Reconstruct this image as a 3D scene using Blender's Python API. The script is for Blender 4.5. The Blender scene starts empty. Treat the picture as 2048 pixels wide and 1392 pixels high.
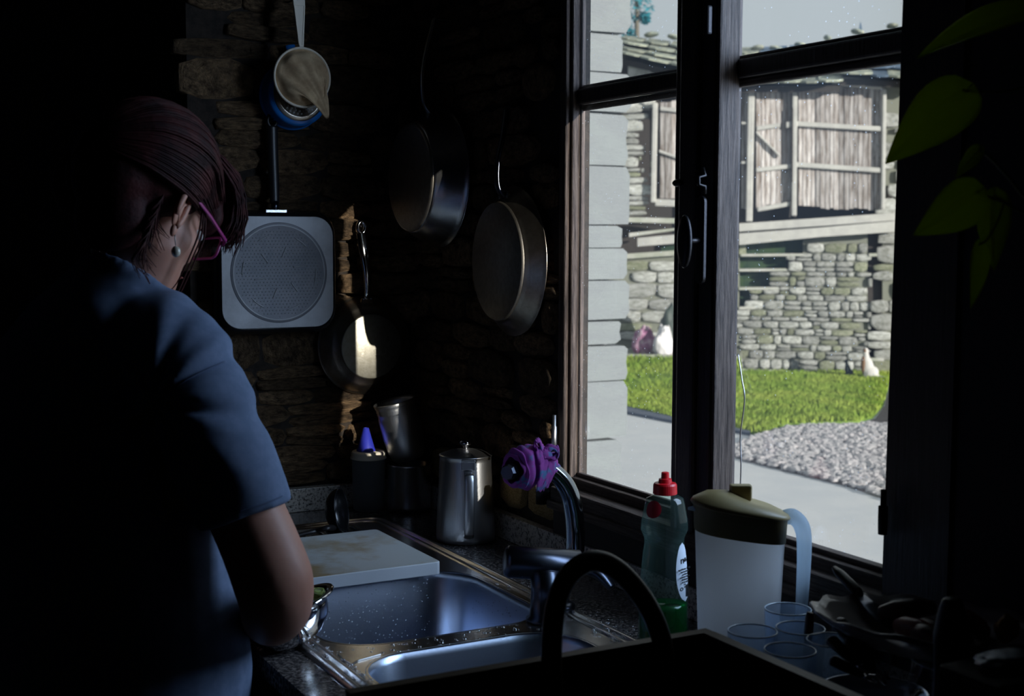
import bpy, bmesh, math, random
from mathutils import Vector, Matrix, noise
PI = math.pi
random.seed(7)
S = bpy.context.scene
C = S.collection
# ---------------------------------------------------------------- camera, sky, sun, exposure
F_PX = 2676.0; CX, CY = 1024.0, 696.0
YAW, PITCH, ROLL = math.radians(28.467), math.radians(4.935), math.radians(0.204)
CAM = Vector((0, 0, 1.53))
FW = Vector((math.sin(YAW)*math.cos(PITCH), math.cos(YAW)*math.cos(PITCH), -math.sin(PITCH)))
_rt = Vector((math.cos(YAW), -math.sin(YAW), 0)); _up = _rt.cross(FW)
RT = _rt*math.cos(ROLL) + _up*math.sin(ROLL)
UP = -_rt*math.sin(ROLL) + _up*math.cos(ROLL)
cd = bpy.data.cameras.new('camera'); cam = bpy.data.objects.new('camera', cd); C.objects.link(cam)
cam.matrix_world = Matrix(((RT.x, UP.x, -FW.x, CAM.x), (RT.y, UP.y, -FW.y, CAM.y), (RT.z, UP.z, -FW.z, CAM.z), (0, 0, 0, 1)))
cd.sensor_width = 36; cd.lens = F_PX/2048*36; cd.clip_start = 0.02; cd.clip_end = 300
cd.dof.use_dof = True; cd.dof.focus_distance = 2.6; cd.dof.aperture_fstop = 8.0
S.camera = cam
S.view_settings.view_transform = 'Standard'; S.view_settings.look = 'None'
S.view_settings.exposure = 0.0; S.view_settings.gamma = 1.0; S.view_settings.use_curve_mapping = False
W = bpy.data.worlds.new('world'); S.world = W; W.use_nodes = True
bg = W.node_tree.nodes['Background']; bg.inputs[0].default_value = (0.86, 0.95, 1.0, 1); bg.inputs[1].default_value = 0.60
sd = bpy.data.lights.new('sun', 'SUN'); sd.energy = 7.5; sd.color = (1.0, 0.94, 0.84); sd.angle = math.radians(0.5)
sun = bpy.data.objects.new('sun', sd); C.objects.link(sun)
SUN_DIR = Vector((-0.20, 1.0, -0.182)).normalized()
sun.rotation_euler = SUN_DIR.to_track_quat('-Z', 'Y').to_euler(); sun.location = (3, -6, 4)
pd = bpy.data.lights.new('window_portal', 'AREA'); pd.shape = 'RECTANGLE'; pd.size = 0.9; pd.size_y = 1.2
pd.cycles.is_portal = True
po = bpy.data.objects.new('window_portal', pd); C.objects.link(po); po.location = (1.37, 1.75, 1.62)
po.rotation_euler = Vector((-1, 0, 0)).to_track_quat('-Z', 'Y').to_euler()
ad = bpy.data.lights.new('added_fill', 'AREA'); ad.shape = 'RECTANGLE'; ad.size = 1.0; ad.size_y = 1.0; ad.energy = 40.0; ad.color = (0.52, 0.70, 1.0)  # added unseen fill lamp outside the window, brightens the dim interior
ao = bpy.data.objects.new('added_fill', ad); C.objects.link(ao); ao.location = (2.02, 1.02, 1.90)
ao.rotation_euler = (Vector((0.7, 2.1, 1.2))-ao.location).to_track_quat('-Z', 'Y').to_euler()

def on(px, py, ax, v):
    d = FW + RT*((px-CX)/F_PX) - UP*((py-CY)/F_PX); i = 'xyz'.index(ax)
    return CAM + d*((v-CAM[i])/d[i])
def dep(px, py, t):
    return CAM + (FW + RT*((px-CX)/F_PX) - UP*((py-CY)/F_PX))*t

# ---------------------------------------------------------------- materials
def lin(c):
    return tuple(((v/255)/12.92 if v/255 <= 0.04045 else ((v/255+0.055)/1.055)**2.4) for v in c)
def mat(name, col, rough=0.6, metal=0.0, col2=None, scale=20, stretch=(1, 1, 1), bump=0.0, bscale=None, spec=0.5, trans=0.0,
        objvar=0.0, detail=6, coat=0, dist=0.004, sss=0, ramp=(0.4, 0.62), aniso=0):
    m = bpy.data.materials.new(name); m.use_nodes = True; nt = m.node_tree; N = nt.nodes; L = nt.links
    b = N['Principled BSDF']
    b.inputs['Base Color'].default_value = (*col, 1); b.inputs['Roughness'].default_value = rough
    b.inputs['Metallic'].default_value = metal; b.inputs['Specular IOR Level'].default_value = spec
    b.inputs['Transmission Weight'].default_value = trans; b.inputs['Coat Weight'].default_value = coat
    if sss: b.inputs['Subsurface Weight'].default_value = sss; b.inputs['Subsurface Scale'].default_value = 0.01
    tc = N.new('ShaderNodeTexCoord'); mp = N.new('ShaderNodeMapping'); mp.inputs['Scale'].default_value = stretch
    L.new(tc.outputs['Object'], mp.inputs['Vector'])
    if objvar:
        oi = N.new('ShaderNodeObjectInfo'); vm = N.new('ShaderNodeVectorMath'); vm.operation = 'ADD'
        sc = N.new('ShaderNodeVectorMath'); sc.operation = 'SCALE'; sc.inputs['Scale'].default_value = 1.0
        cv = N.new('ShaderNodeCombineXYZ'); mu = N.new('ShaderNodeMath'); mu.operation = 'MULTIPLY'; mu.inputs[1].default_value = 37
        L.new(oi.outputs['Random'], mu.inputs[0]); L.new(mu.outputs[0], cv.inputs[0]); L.new(mu.outputs[0], cv.inputs[2])
        L.new(mp.outputs[0], vm.inputs[0]); L.new(cv.outputs[0], vm.inputs[1]); vec = vm.outputs[0]
    else:
        vec = mp.outputs[0]
    colout = None
    if col2 is not None:
        n = N.new('ShaderNodeTexNoise'); n.inputs['Scale'].default_value = scale; n.inputs['Detail'].default_value = detail
        n.inputs['Roughness'].default_value = 0.65
        r = N.new('ShaderNodeValToRGB'); r.color_ramp.elements[0].color = (*col, 1); r.color_ramp.elements[1].color = (*col2, 1)
        r.color_ramp.elements[0].position = ramp[0]; r.color_ramp.elements[1].position = ramp[1]
        L.new(vec, n.inputs['Vector']); L.new(n.outputs['Fac'], r.inputs[0]); colout = r.outputs[0]
    if objvar:
        hs = N.new('ShaderNodeHueSaturation'); mr = N.new('ShaderNodeMapRange')
        mr.inputs['To Min'].default_value = 1-objvar; mr.inputs['To Max'].default_value = 1+objvar
        L.new(oi.outputs['Random'], mr.inputs['Value']); L.new(mr.outputs[0], hs.inputs['Value'])
        if colout: L.new(colout, hs.inputs['Color'])
        else: hs.inputs['Color'].default_value = (*col, 1)
        colout = hs.outputs[0]
    if colout: L.new(colout, b.inputs['Base Color'])
    if bump:
        n2 = N.new('ShaderNodeTexNoise'); n2.inputs['Scale'].default_value = bscale or scale; n2.inputs['Detail'].default_value = 8
        n2.inputs['Roughness'].default_value = 0.7
        L.new(vec, n2.inputs['Vector']); bp = N.new('ShaderNodeBump'); bp.inputs['Strength'].default_value = bump
        bp.inputs['Distance'].default_value = dist; L.new(n2.outputs['Fac'], bp.inputs['Height']); L.new(bp.outputs[0], b.inputs['Normal'])
    return m
def thin_glass(name, tint=(0.93, 0.95, 0.96), rough=0.0, refl=1.5, haze=0.0, hazecol=(0.7, 0.75, 0.8), dirt=False):
    """a clear sheet: transparent with a fresnel reflection and optional cloudy share (diffuse and translucent)"""
    m = bpy.data.materials.new(name); m.use_nodes = True; nt = m.node_tree; N = nt.nodes; L = nt.links
    N.remove(N['Principled BSDF']); out = N['Material Output']
    t = N.new('ShaderNodeBsdfTransparent'); t.inputs[0].default_value = (*tint, 1)
    g = N.new('ShaderNodeBsdfGlossy'); g.inputs['Roughness'].default_value = rough
    lw_ = N.new('ShaderNodeLayerWeight'); lw_.inputs[0].default_value = 0.5
    pw_ = N.new('ShaderNodeMath'); pw_.operation = 'POWER'; pw_.inputs[1].default_value = 4.5; L.new(lw_.outputs['Facing'], pw_.inputs[0])
    fr = N.new('ShaderNodeMath'); fr.operation = 'MULTIPLY_ADD'; fr.inputs[1].default_value = 0.5; fr.inputs[2].default_value = ((refl-1)/(refl+1))**2
    L.new(pw_.outputs[0], fr.inputs[0])
    mx = N.new('ShaderNodeMixShader'); L.new(fr.outputs[0], mx.inputs[0]); L.new(t.outputs[0], mx.inputs[1]); L.new(g.outputs[0], mx.inputs[2])
    last = mx.outputs[0]
    if haze or dirt:
        d = N.new('ShaderNodeBsdfDiffuse'); d.inputs[0].default_value = (*hazecol, 1)
        tl = N.new('ShaderNodeBsdfTranslucent'); tl.inputs[0].default_value = (*hazecol, 1)
        m2 = N.new('ShaderNodeMixShader'); m2.inputs[0].default_value = 0.8; L.new(d.outputs[0], m2.inputs[1]); L.new(tl.outputs[0], m2.inputs[2])
        m3 = N.new('ShaderNodeMixShader'); m3.inputs[0].default_value = haze
        L.new(last, m3.inputs[1]); L.new(m2.outputs[0], m3.inputs[2]); last = m3.outputs[0]
        if dirt:
            tc = N.new('ShaderNodeTexCoord'); v = N.new('ShaderNodeTexVoronoi'); v.inputs['Scale'].default_value = 90
            L.new(tc.outputs['Object'], v.inputs['Vector'])
            n = N.new('ShaderNodeTexNoise'); n.inputs['Scale'].default_value = 9; L.new(tc.outputs['Object'], n.inputs['Vector'])
            lt = N.new('ShaderNodeMath'); lt.operation = 'LESS_THAN'; lt.inputs[1].default_value = 0.085; L.new(v.outputs['Distance'], lt.inputs[0])
            gt = N.new('ShaderNodeMath'); gt.operation = 'GREATER_THAN'; gt.inputs[1].default_value = 0.52; L.new(n.outputs['Fac'], gt.inputs[0])
            mu = N.new('ShaderNodeMath'); mu.operation = 'MULTIPLY'; L.new(lt.outputs[0], mu.inputs[0]); L.new(gt.outputs[0], mu.inputs[1])
            ml = N.new('ShaderNodeMath'); ml.operation = 'MULTIPLY_ADD'; ml.inputs[1].default_value = 0.5; ml.inputs[2].default_value = haze
            L.new(mu.outputs[0], ml.inputs[0]); L.new(ml.outputs[0], m3.inputs[0])
    L.new(last, out.inputs[0]); return m

M = {}
M['stone'] = mat('brown_schist', (0.13, 0.078, 0.042), 0.85, col2=(0.66, 0.42, 0.22), scale=5, stretch=(1.8, 1, 1), bump=1.0, bscale=7, objvar=0.45, dist=0.16, ramp=(0.35, 0.7), spec=0.35)
M['mortar'] = mat('dark_earth_joint', (0.015, 0.011, 0.008), 0.95, col2=(0.035, 0.025, 0.018), scale=40, bump=0.6)
M['ochre'] = mat('ochre_stone', (0.36, 0.23, 0.08), 0.85, col2=(0.62, 0.46, 0.22), scale=25, bump=1.0, bscale=50, objvar=0.25, dist=0.01)  # yellow stone, brightened further so its colour carries reflected sunlight
M['plaster'] = mat('dark_plaster', (0.045, 0.042, 0.05), 0.9, col2=(0.06, 0.055, 0.06), scale=6, bump=0.3)
M['wood'] = mat('weathered_window_wood', (0.045, 0.030, 0.025), 0.55, col2=(0.19, 0.14, 0.115), scale=22, stretch=(9, 9, 0.5), bump=1.0, bscale=30, dist=0.006, ramp=(0.38, 0.66))
M['wood_h'] = mat('weathered_window_wood_rail', (0.045, 0.030, 0.025), 0.55, col2=(0.16, 0.12, 0.10), scale=22, stretch=(9, 0.5, 9), bump=1.0, bscale=30, dist=0.006, ramp=(0.38, 0.66))
M['darkpaint'] = mat('dark_brown_painted_wood', (0.022, 0.017, 0.018), 0.4, col2=(0.035, 0.027, 0.026), scale=15, stretch=(8, 8, 0.6), bump=0.5, bscale=20)
M['iron'] = mat('dark_iron', (0.03, 0.028, 0.03), 0.35, metal=0.8, bump=0.2, bscale=120)
M['bolt'] = mat('zinc_pin', (0.5, 0.5, 0.52), 0.35, metal=1)
M['glass'] = thin_glass('dusty_window_glass', (0.97, 0.98, 0.98), haze=0.012, dirt=True)
M['granite'] = mat('speckled_granite', (0.035, 0.033, 0.036), 0.16, col2=(0.30, 0.27, 0.25), scale=150, detail=3, spec=0.6, ramp=(0.45, 0.68))
M['granite_lit'] = mat('speckled_granite_lit', (0.05, 0.045, 0.04), 0.35, col2=(0.60, 0.55, 0.48), scale=170, detail=3, ramp=(0.36, 0.52))  # same granite made lighter, light on the upstand put into the colour
M['steel'] = mat('brushed_steel', (0.62, 0.61, 0.60), 0.22, metal=1, bump=0.08, bscale=260, stretch=(1, 1, 1))
M['sinksteel'] = mat('sink_steel', (0.66, 0.64, 0.62), 0.24, metal=1, bump=0.05, bscale=200)
M['bowlsteel_shade'] = mat('blue_shaded_bowl_steel', (0.50, 0.56, 0.68), 0.30, metal=1, bump=0.05, bscale=200)  # sink steel with the blue shade of the bowls tinted into it
M['chrome'] = mat('polished_chrome', (0.75, 0.75, 0.77), 0.06, metal=1)
M['oldsteel'] = mat('used_pan_steel', (0.55, 0.50, 0.43), 0.30, metal=1, col2=(0.45, 0.40, 0.33), scale=60, bump=0.12, bscale=160)
M['satin'] = mat('satin_pan_base', (0.46, 0.42, 0.36), 0.45, metal=1, col2=(0.38, 0.34, 0.28), scale=90, bump=0.08, bscale=220)
M['satin_dimmed'] = mat('dimmed_satin_base', (0.34, 0.32, 0.27), 0.42, metal=0.9, col2=(0.28, 0.26, 0.21), scale=90, bump=0.08, bscale=220)  # darker copy of the satin base, tones down its glare in the sun
M['griddle_alu'] = mat('stained_griddle_aluminium', (0.36, 0.36, 0.37), 0.55, metal=0.35, col2=(0.52, 0.53, 0.55), scale=9, bump=0.1, bscale=80, ramp=(0.35, 0.6))
M['griddle_disc'] = mat('griddle_disc_grey', (0.16, 0.17, 0.19), 0.5, metal=0.2, col2=(0.22, 0.22, 0.24), scale=12)
M['dots'] = mat('raised_dot_metal', (0.62, 0.63, 0.66), 0.4, metal=0.7)
M['blackenamel'] = mat('black_enamel', (0.012, 0.012, 0.014), 0.22, spec=0.6)
M['blackplastic'] = mat('black_plastic', (0.014, 0.013, 0.014), 0.35)
M['cream'] = mat('cream_plastic', (0.82, 0.74, 0.60), 0.45)
M['cloth'] = mat('coffee_stained_cloth', (0.48, 0.33, 0.19), 0.95, col2=(0.68, 0.50, 0.30), scale=30, bump=0.4, bscale=300, dist=0.001)
M['blueenamel'] = mat('blue_enamel', (0.01, 0.16, 0.52), 0.25)
M['jar'] = thin_glass('clear_plastic_jar', (0.90, 0.93, 0.95), 0.1, 1.35, haze=0.42, hazecol=(0.75, 0.78, 0.8))
M['bluecone'] = mat('blue_plastic', (0.03, 0.04, 0.42), 0.4, sss=0.2)
M['bag'] = thin_glass('clear_film', (0.93, 0.93, 0.92), 0.15, 1.5, haze=0.12)
M['pot'] = mat('pot_steel', (0.66, 0.66, 0.67), 0.25, metal=1, bump=0.06, bscale=120)
M['cup'] = mat('scuffed_aluminium', (0.72, 0.72, 0.72), 0.34, metal=1, bump=0.15, bscale=60, stretch=(8, 1, 1))
M['pitcher'] = mat('satin_steel', (0.56, 0.56, 0.57), 0.33, metal=1, bump=0.08, bscale=300)
M['board'] = mat('white_cutting_board', (0.60, 0.62, 0.60), 0.30, col2=(0.40, 0.29, 0.15), scale=5, bump=0.5, bscale=420, dist=0.0012, ramp=(0.44, 0.60))
M['boardside'] = mat('board_edge', (0.62, 0.66, 0.70), 0.5)
M['water'] = thin_glass('water_drop', (0.90, 0.92, 0.95), 0.02, 3.4)
M['hoseglass'] = mat('grey_green_tap', (0.30, 0.33, 0.36), 0.12, metal=1)
M['darkchrome'] = mat('worn_dark_chrome', (0.09, 0.10, 0.13), 0.28, metal=1, bump=0.05, bscale=50)
M['rag'] = mat('purple_cloth', (0.46, 0.10, 0.50), 0.85, col2=(0.12, 0.28, 0.58), scale=60, bump=0.3, bscale=200, dist=0.001, ramp=(0.52, 0.62))
M['red'] = mat('red_plastic', (0.62, 0.01, 0.02), 0.35, sss=0.3)
M['soapbottle'] = thin_glass('clear_bottle_plastic', (0.80, 0.90, 0.88), 0.03, 1.55, haze=0.06, hazecol=(0.3, 0.5, 0.45))
M['soap'] = mat('green_washing_liquid', (0.0, 0.20, 0.03), 0.05, trans=0.7, spec=0.5)
M['labelwhite'] = mat('white_label', (0.66, 0.74, 0.84), 0.5)
M['labelred'] = mat('red_label', (0.55, 0.02, 0.04), 0.5)
M['ink'] = mat('black_ink', (0.01, 0.01, 0.012), 0.6)
M['jug'] = thin_glass('milky_plastic', (0.85, 0.88, 0.92), 0.3, 1.3, haze=0.80, hazecol=(0.93, 0.96, 0.99))
M['jughandle'] = thin_glass('milky_plastic_handle', (0.85, 0.88, 0.92), 0.3, 1.3, haze=0.75, hazecol=(0.66, 0.80, 0.92))
M['jugcollar'] = mat('mustard_plastic_collar', (0.20, 0.16, 0.06), 0.5)
M['juglid'] = mat('mustard_plastic_lid', (0.34, 0.27, 0.12), 0.4)
M['juice'] = mat('amber_drink', (0.25, 0.16, 0.05), 0.3)
M['tumbler'] = thin_glass('cloudy_tumbler', (0.88, 0.92, 0.97), 0.12, 1.45, haze=0.20, hazecol=(0.45, 0.6, 0.8))
M['clearglass'] = thin_glass('clear_bowl_glass', (0.85, 0.88, 0.92), 0.02, 1.6)
M['glazed'] = mat('grey_glazed_dish', (0.34, 0.31, 0.32), 0.2)
M['darkfood'] = mat('dark_sausage', (0.05, 0.018, 0.014), 0.35, col2=(0.09, 0.03, 0.02), scale=30, bump=0.4)
M['meat'] = mat('red_meat', (0.22, 0.06, 0.05), 0.35, col2=(0.30, 0.15, 0.13), scale=40)
M['orange'] = mat('orange_crust', (0.42, 0.20, 0.03), 0.6, col2=(0.25, 0.10, 0.02), scale=30, bump=0.5)
M['greenfood'] = mat('green_leaf_food', (0.10, 0.16, 0.02), 0.5, col2=(0.18, 0.20, 0.04), scale=20)
M['foil'] = mat('crumpled_foil', (0.6, 0.65, 0.72), 0.2, metal=1, bump=0.8, bscale=40)
M['leaf'] = mat('pothos_leaf', (0.22, 0.34, 0.03), 0.35, col2=(0.32, 0.44, 0.05), scale=14, bump=0.2, bscale=30)
def leafy(m, col):
    nt = m.node_tree; b = nt.nodes['Principled BSDF']; out = nt.nodes['Material Output']; t = nt.nodes.new('ShaderNodeBsdfTranslucent'); t.inputs[0].default_value = (*col, 1)
    mx = nt.nodes.new('ShaderNodeMixShader'); mx.inputs[0].default_value = .6; nt.links.new(b.outputs[0], mx.inputs[1]); nt.links.new(t.outputs[0], mx.inputs[2]); nt.links.new(mx.outputs[0], out.inputs[0])
leafy(M['leaf'], (.48, .60, .05))
M['stem'] = mat('green_stem', (0.14, 0.17, 0.06), 0.5)
M['basketwood'] = mat('dark_varnished_wood', (0.020, 0.012, 0.009), 0.35, col2=(0.035, 0.02, 0.014), scale=20, stretch=(1, 6, 6))
M['rimhighlight'] = mat('rim_highlight_tone', (0.10, 0.075, 0.045), 0.5)  # edge highlight of the box put into a paler wood colour
M['onion'] = mat('onion_skin', (0.42, 0.30, 0.16), 0.4, col2=(0.55, 0.46, 0.34), scale=10, stretch=(4, 4, 0.5))
M['skin'] = mat('skin', (0.50, 0.24, 0.17), 0.5, sss=0.15, col2=(0.58, 0.30, 0.22), scale=8, bump=0.15, bscale=90, dist=0.001)
M['shirt'] = mat('blue_grey_cotton', (0.15, 0.21, 0.33), 0.9, col2=(0.19, 0.25, 0.39), scale=60, bump=0.25, bscale=500, dist=0.001, spec=0.2)
M['seam'] = mat('shirt_seam', (0.13, 0.18, 0.30), 0.9)
M['trousers'] = mat('dark_trousers', (0.03, 0.035, 0.05), 0.9)
M['hair'] = mat('dark_auburn_hair', (0.024, 0.009, 0.010), 0.5, spec=0.12, col2=(0.075, 0.022, 0.022), scale=30, stretch=(1, 1, 1), bump=0.5, bscale=60)
M['hairclip'] = mat('shiny_hair_clip', (0.25, 0.27, 0.32), 0.2, metal=0.8)
M['glasses'] = mat('magenta_glasses_frame', (0.35, 0.04, 0.20), 0.25)
M['lens'] = thin_glass('spectacle_lens', (0.9, 0.92, 0.93), 0.0, 1.5)
M['pearl'] = mat('pearl', (0.62, 0.58, 0.48), 0.15, coat=1)
M['eye'] = mat('eye_white', (0.6, 0.6, 0.58), 0.2)
M['lips'] = mat('lips', (0.38, 0.12, 0.10), 0.4)
M['floor'] = mat('dark_floor', (0.04, 0.03, 0.025), 0.6, col2=(0.06, 0.045, 0.035), scale=8)
M['dark'] = mat('dark_timber', (0.02, 0.016, 0.014), 0.7)
M['cabinet'] = mat('dark_cabinet', (0.035, 0.025, 0.02), 0.5)
# outside
M['outwall'] = mat('sunlit_pale_stone', (0.185, 0.205, 0.225), 0.9, col2=(0.20, 0.225, 0.24), scale=3, bump=0.5, bscale=12, dist=0.02, objvar=0.05)
M['joint'] = mat('outdoor_stone_joint', (0.17, 0.18, 0.15), 0.95)
M['barnstone'] = mat('barn_stone', (0.18, 0.19, 0.165), 0.9, col2=(0.46, 0.47, 0.46), scale=4, bump=0.8, bscale=14, objvar=0.30, dist=0.03, ramp=(0.32, 0.6))
M['barnstone2'] = mat('mossy_barn_stone', (0.16, 0.18, 0.11), 0.9, col2=(0.30, 0.31, 0.24), scale=5, bump=0.8, bscale=14, objvar=0.25, dist=0.03)
M['plank'] = mat('grey_brown_plank', (0.12, 0.085, 0.06), 0.85, col2=(0.50, 0.48, 0.48), scale=6, stretch=(3, 3, 0.35), bump=0.6, bscale=12, objvar=0.35, dist=0.01, ramp=(0.32, 0.62))
M['beam'] = mat('bleached_beam', (0.34, 0.34, 0.33), 0.85, col2=(0.42, 0.42, 0.40), scale=3, bump=0.5, bscale=9)
M['slab'] = mat('pale_slate_slab', (0.30, 0.32, 0.27), 0.85, col2=(0.42, 0.42, 0.40), scale=2, bump=0.5)
M['slate'] = mat('lichen_slate', (0.13, 0.16, 0.15), 0.8, col2=(0.34, 0.35, 0.27), scale=5, bump=0.6, objvar=0.25)
M['slateblue'] = mat('blue_slate', (0.04, 0.09, 0.16), 0.6, col2=(0.10, 0.14, 0.20), scale=3, objvar=0.3)
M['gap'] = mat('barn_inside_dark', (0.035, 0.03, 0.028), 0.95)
M['moss_shade'] = mat('mossy_recess_shade', (0.012, 0.035, 0.018), 0.95, col2=(0.03, 0.06, 0.02), scale=5)  # near-black green, shade of the stepped recess put into the colour
M['concrete'] = mat('pale_concrete', (0.55, 0.57, 0.60), 0.9, col2=(0.60, 0.61, 0.63), scale=2, bump=0.1)
M['soil'] = mat('lawn_soil', (0.09, 0.16, 0.02), 0.95, col2=(0.15, 0.24, 0.03), scale=3, bump=0.4)
M['grass'] = mat('grass_blade', (0.14, 0.24, 0.025), 0.7, col2=(0.27, 0.34, 0.06), scale=1.5, spec=0.2, ramp=(0.35, 0.65))
M['gravelbed'] = mat('gravel_bed', (0.10, 0.09, 0.09), 0.95, col2=(0.18, 0.15, 0.16), scale=8)
M['gravel'] = mat('pale_gravel', (0.33, 0.33, 0.35), 0.85, col2=(0.40, 0.38, 0.40), scale=6)
M['curb'] = mat('blue_grey_curb', (0.07, 0.09, 0.13), 0.85, col2=(0.10, 0.12, 0.17), scale=4)
M['path'] = mat('dark_path', (0.035, 0.032, 0.04), 0.9, col2=(0.06, 0.055, 0.06), scale=20)
M['tarp'] = mat('dark_green_tarp', (0.035, 0.05, 0.045), 0.6)
M['sackpink'] = mat('pink_sack', (0.22, 0.08, 0.17), 0.6, col2=(0.55, 0.45, 0.50), scale=3.0, ramp=(0.42, 0.6))
M['sackwhite'] = mat('white_sack', (0.60, 0.59, 0.61), 0.6, col2=(0.30, 0.15, 0.22), scale=2.0, ramp=(0.55, 0.75))
M['furwhite'] = mat('white_fur', (0.50, 0.49, 0.48), 0.95)
M['furbrown'] = mat('brown_fur', (0.16, 0.09, 0.05), 0.95)
M['furblack'] = mat('black_fur', (0.02, 0.03, 0.04), 0.9)
M['treeleaf'] = mat('blue_green_foliage', (0.01, 0.12, 0.16), 0.7, col2=(0.02, 0.22, 0.28), scale=2)
M['bark'] = mat('bark', (0.12, 0.11, 0.09), 0.9)

# ---------------------------------------------------------------- helpers
def mesh_obj(name, verts, faces, m, parent=None, smooth=False, loc=None, rot=None):
    me = bpy.data.meshes.new(name); me.from_pydata([tuple(v) for v in verts], [], faces); me.update()
    if m: me.materials.append(m)
    if smooth:
        for p in me.polygons: p.use_smooth = True
    o = bpy.data.objects.new(name, me); C.objects.link(o)
    if parent: o.parent = parent
    if loc is not None: o.location = loc
    if rot is not None: o.rotation_euler = rot
    return o
def obj(name, bm, m, parent=None, smooth=False, loc=None, rot=None, bevel=0, bseg=2, sub=0, solid=0, auto=False):
    me = bpy.data.meshes.new(name); bmesh.ops.recalc_face_normals(bm, faces=bm.faces[:]); bm.to_mesh(me); bm.free()
    if m: me.materials.append(m)
    if smooth:
        for p in me.polygons: p.use_smooth = True
    o = bpy.data.objects.new(name, me); C.objects.link(o)
    if parent: o.parent = parent
    if loc is not None: o.location = loc
    if rot is not None: o.rotation_euler = rot
    if solid: s = o.modifiers.new('s', 'SOLIDIFY'); s.thickness = solid; s.offset = 0
    if bevel: b = o.modifiers.new('b', 'BEVEL'); b.width = bevel; b.segments = bseg; b.limit_method = 'ANGLE'
    if sub: s = o.modifiers.new('u', 'SUBSURF'); s.levels = sub; s.render_levels = sub
    return o
def thing(name, label, cat, loc=(0, 0, 0), rot=(0, 0, 0), group=None):
    o = bpy.data.objects.new(name, None); C.objects.link(o); o.location = loc; o.rotation_euler = rot
    o.empty_display_size = 0.05
    o['label'] = label; o['category'] = cat
    if group: o['group'] = group
    return o
def tag(o, label, cat, group=None, kind=None):
    if label: o['label'] = label
    if cat: o['category'] = cat
    if group: o['group'] = group
    if kind: o['kind'] = kind
    return o
def struct(o): o['kind'] = 'structure'; return o
def box(bm, x0, x1, y0, y1, z0, z1, mtx=None):
    vs = [bm.verts.new((x, y, z)) for x in (x0, x1) for y in (y0, y1) for z in (z0, z1)]
    for f in ((0, 1, 3, 2), (4, 6, 7, 5), (0, 4, 5, 1), (2, 3, 7, 6), (0, 2, 6, 4), (1, 5, 7, 3)): bm.faces.new([vs[i] for i in f])
    if mtx is not None: bmesh.ops.transform(bm, matrix=mtx, verts=vs)
    return vs
def bx(name, x0, x1, y0, y1, z0, z1, m, parent=None, bevel=0, **k):
    bm = bmesh.new(); box(bm, min(x0, x1), max(x0, x1), min(y0, y1), max(y0, y1), min(z0, z1), max(z0, z1)); return obj(name, bm, m, parent, bevel=bevel, **k)
def lathe(bm, prof, seg=48, mtx=None, closed=False, sx=1.0, sy=1.0):
    rows = []; vs = []
    for r, z in prof:
        if r < 1e-6:
            v = bm.verts.new((0, 0, z)); rows.append([v]); vs.append(v)
        else:
            row = [bm.verts.new((r*math.cos(2*PI*i/seg)*sx, r*math.sin(2*PI*i/seg)*sy, z)) for i in range(seg)]; rows.append(row); vs += row
    n = len(rows)
    for j in range(n if closed else n-1):
        a, b = rows[j], rows[(j+1) % n]
        for i in range(seg):
            k = (i+1) % seg
            if len(a) == 1 and len(b) == 1: continue
            if len(a) == 1: bm.faces.new((a[0], b[i], b[k]))
            elif len(b) == 1: bm.faces.new((a[i], a[k], b[0]))
            else: bm.faces.new((a[i], a[k], b[k], b[i]))
    if mtx is not None: bmesh.ops.transform(bm, matrix=mtx, verts=vs)
    return vs
def spline(pts, n=8):
    """Catmull-Rom through pts"""
    P = [Vector(p) for p in pts]; out = []
    for i in range(len(P)-1):
        a = P[max(i-1, 0)]; b = P[i]; c = P[i+1]; d = P[min(i+2, len(P)-1)]
        for k in range(n):
            t = k/n
            out.append(0.5*((2*b)+(c-a)*t+(2*a-5*b+4*c-d)*t*t+(-a+3*b-3*c+d)*t*t*t))
    out.append(P[-1]); return out
def tube(bm, pts, r, seg=10, caps=True, flat=None, up=None, mtx=None, closed=False):
    """r: radius or list; flat: ratio of the second half axis (along 'up')"""
    P = [Vector(p) for p in pts]; n = len(P); R = r if isinstance(r, (list, tuple)) else [r]*n
    if len(R) != n: R = [R[min(int(i*(len(R)-1)/(n-1)), len(R)-2)]*(1-((i*(len(R)-1)/(n-1)) % 1 if i < n-1 else 1)) + R[min(int(i*(len(R)-1)/(n-1)), len(R)-2)+1]*((i*(len(R)-1)/(n-1)) % 1 if i < n-1 else 1) for i in range(n)]
    rows = []; prev = None
    for i in range(n):
        if closed: t = (P[(i+1) % n]-P[i-1])
        else: t = P[min(i+1, n-1)]-P[max(i-1, 0)]
        t.normalize()
        if up is not None: u = Vector(up)
        elif prev is None: u = Vector((0, 0, 1)) if abs(t.z) < 0.9 else Vector((1, 0, 0))
        else: u = prev
        u = (u - t*u.dot(t));
        if u.length < 1e-5: u = t.orthogonal()
        u.normalize(); prev = u; w = t.cross(u)
        fl = flat if flat else 1.0
        rows.append([bm.verts.new(P[i] + w*(R[i]*math.cos(2*PI*k/seg)) + u*(R[i]*fl*math.sin(2*PI*k/seg))) for k in range(seg)])
    for i in range(n if closed else n-1):
        a, b = rows[i], rows[(i+1) % n]
        for k in range(seg):
            q = (k+1) % seg; bm.faces.new((a[k], a[q], b[q], b[k]))
    if caps and not closed:
        bm.faces.new(rows[0][::-1]); bm.faces.new(rows[-1])
    vs = [v for r_ in rows for v in r_]
    if mtx is not None: bmesh.ops.transform(bm, matrix=mtx, verts=vs)
    return vs
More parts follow.
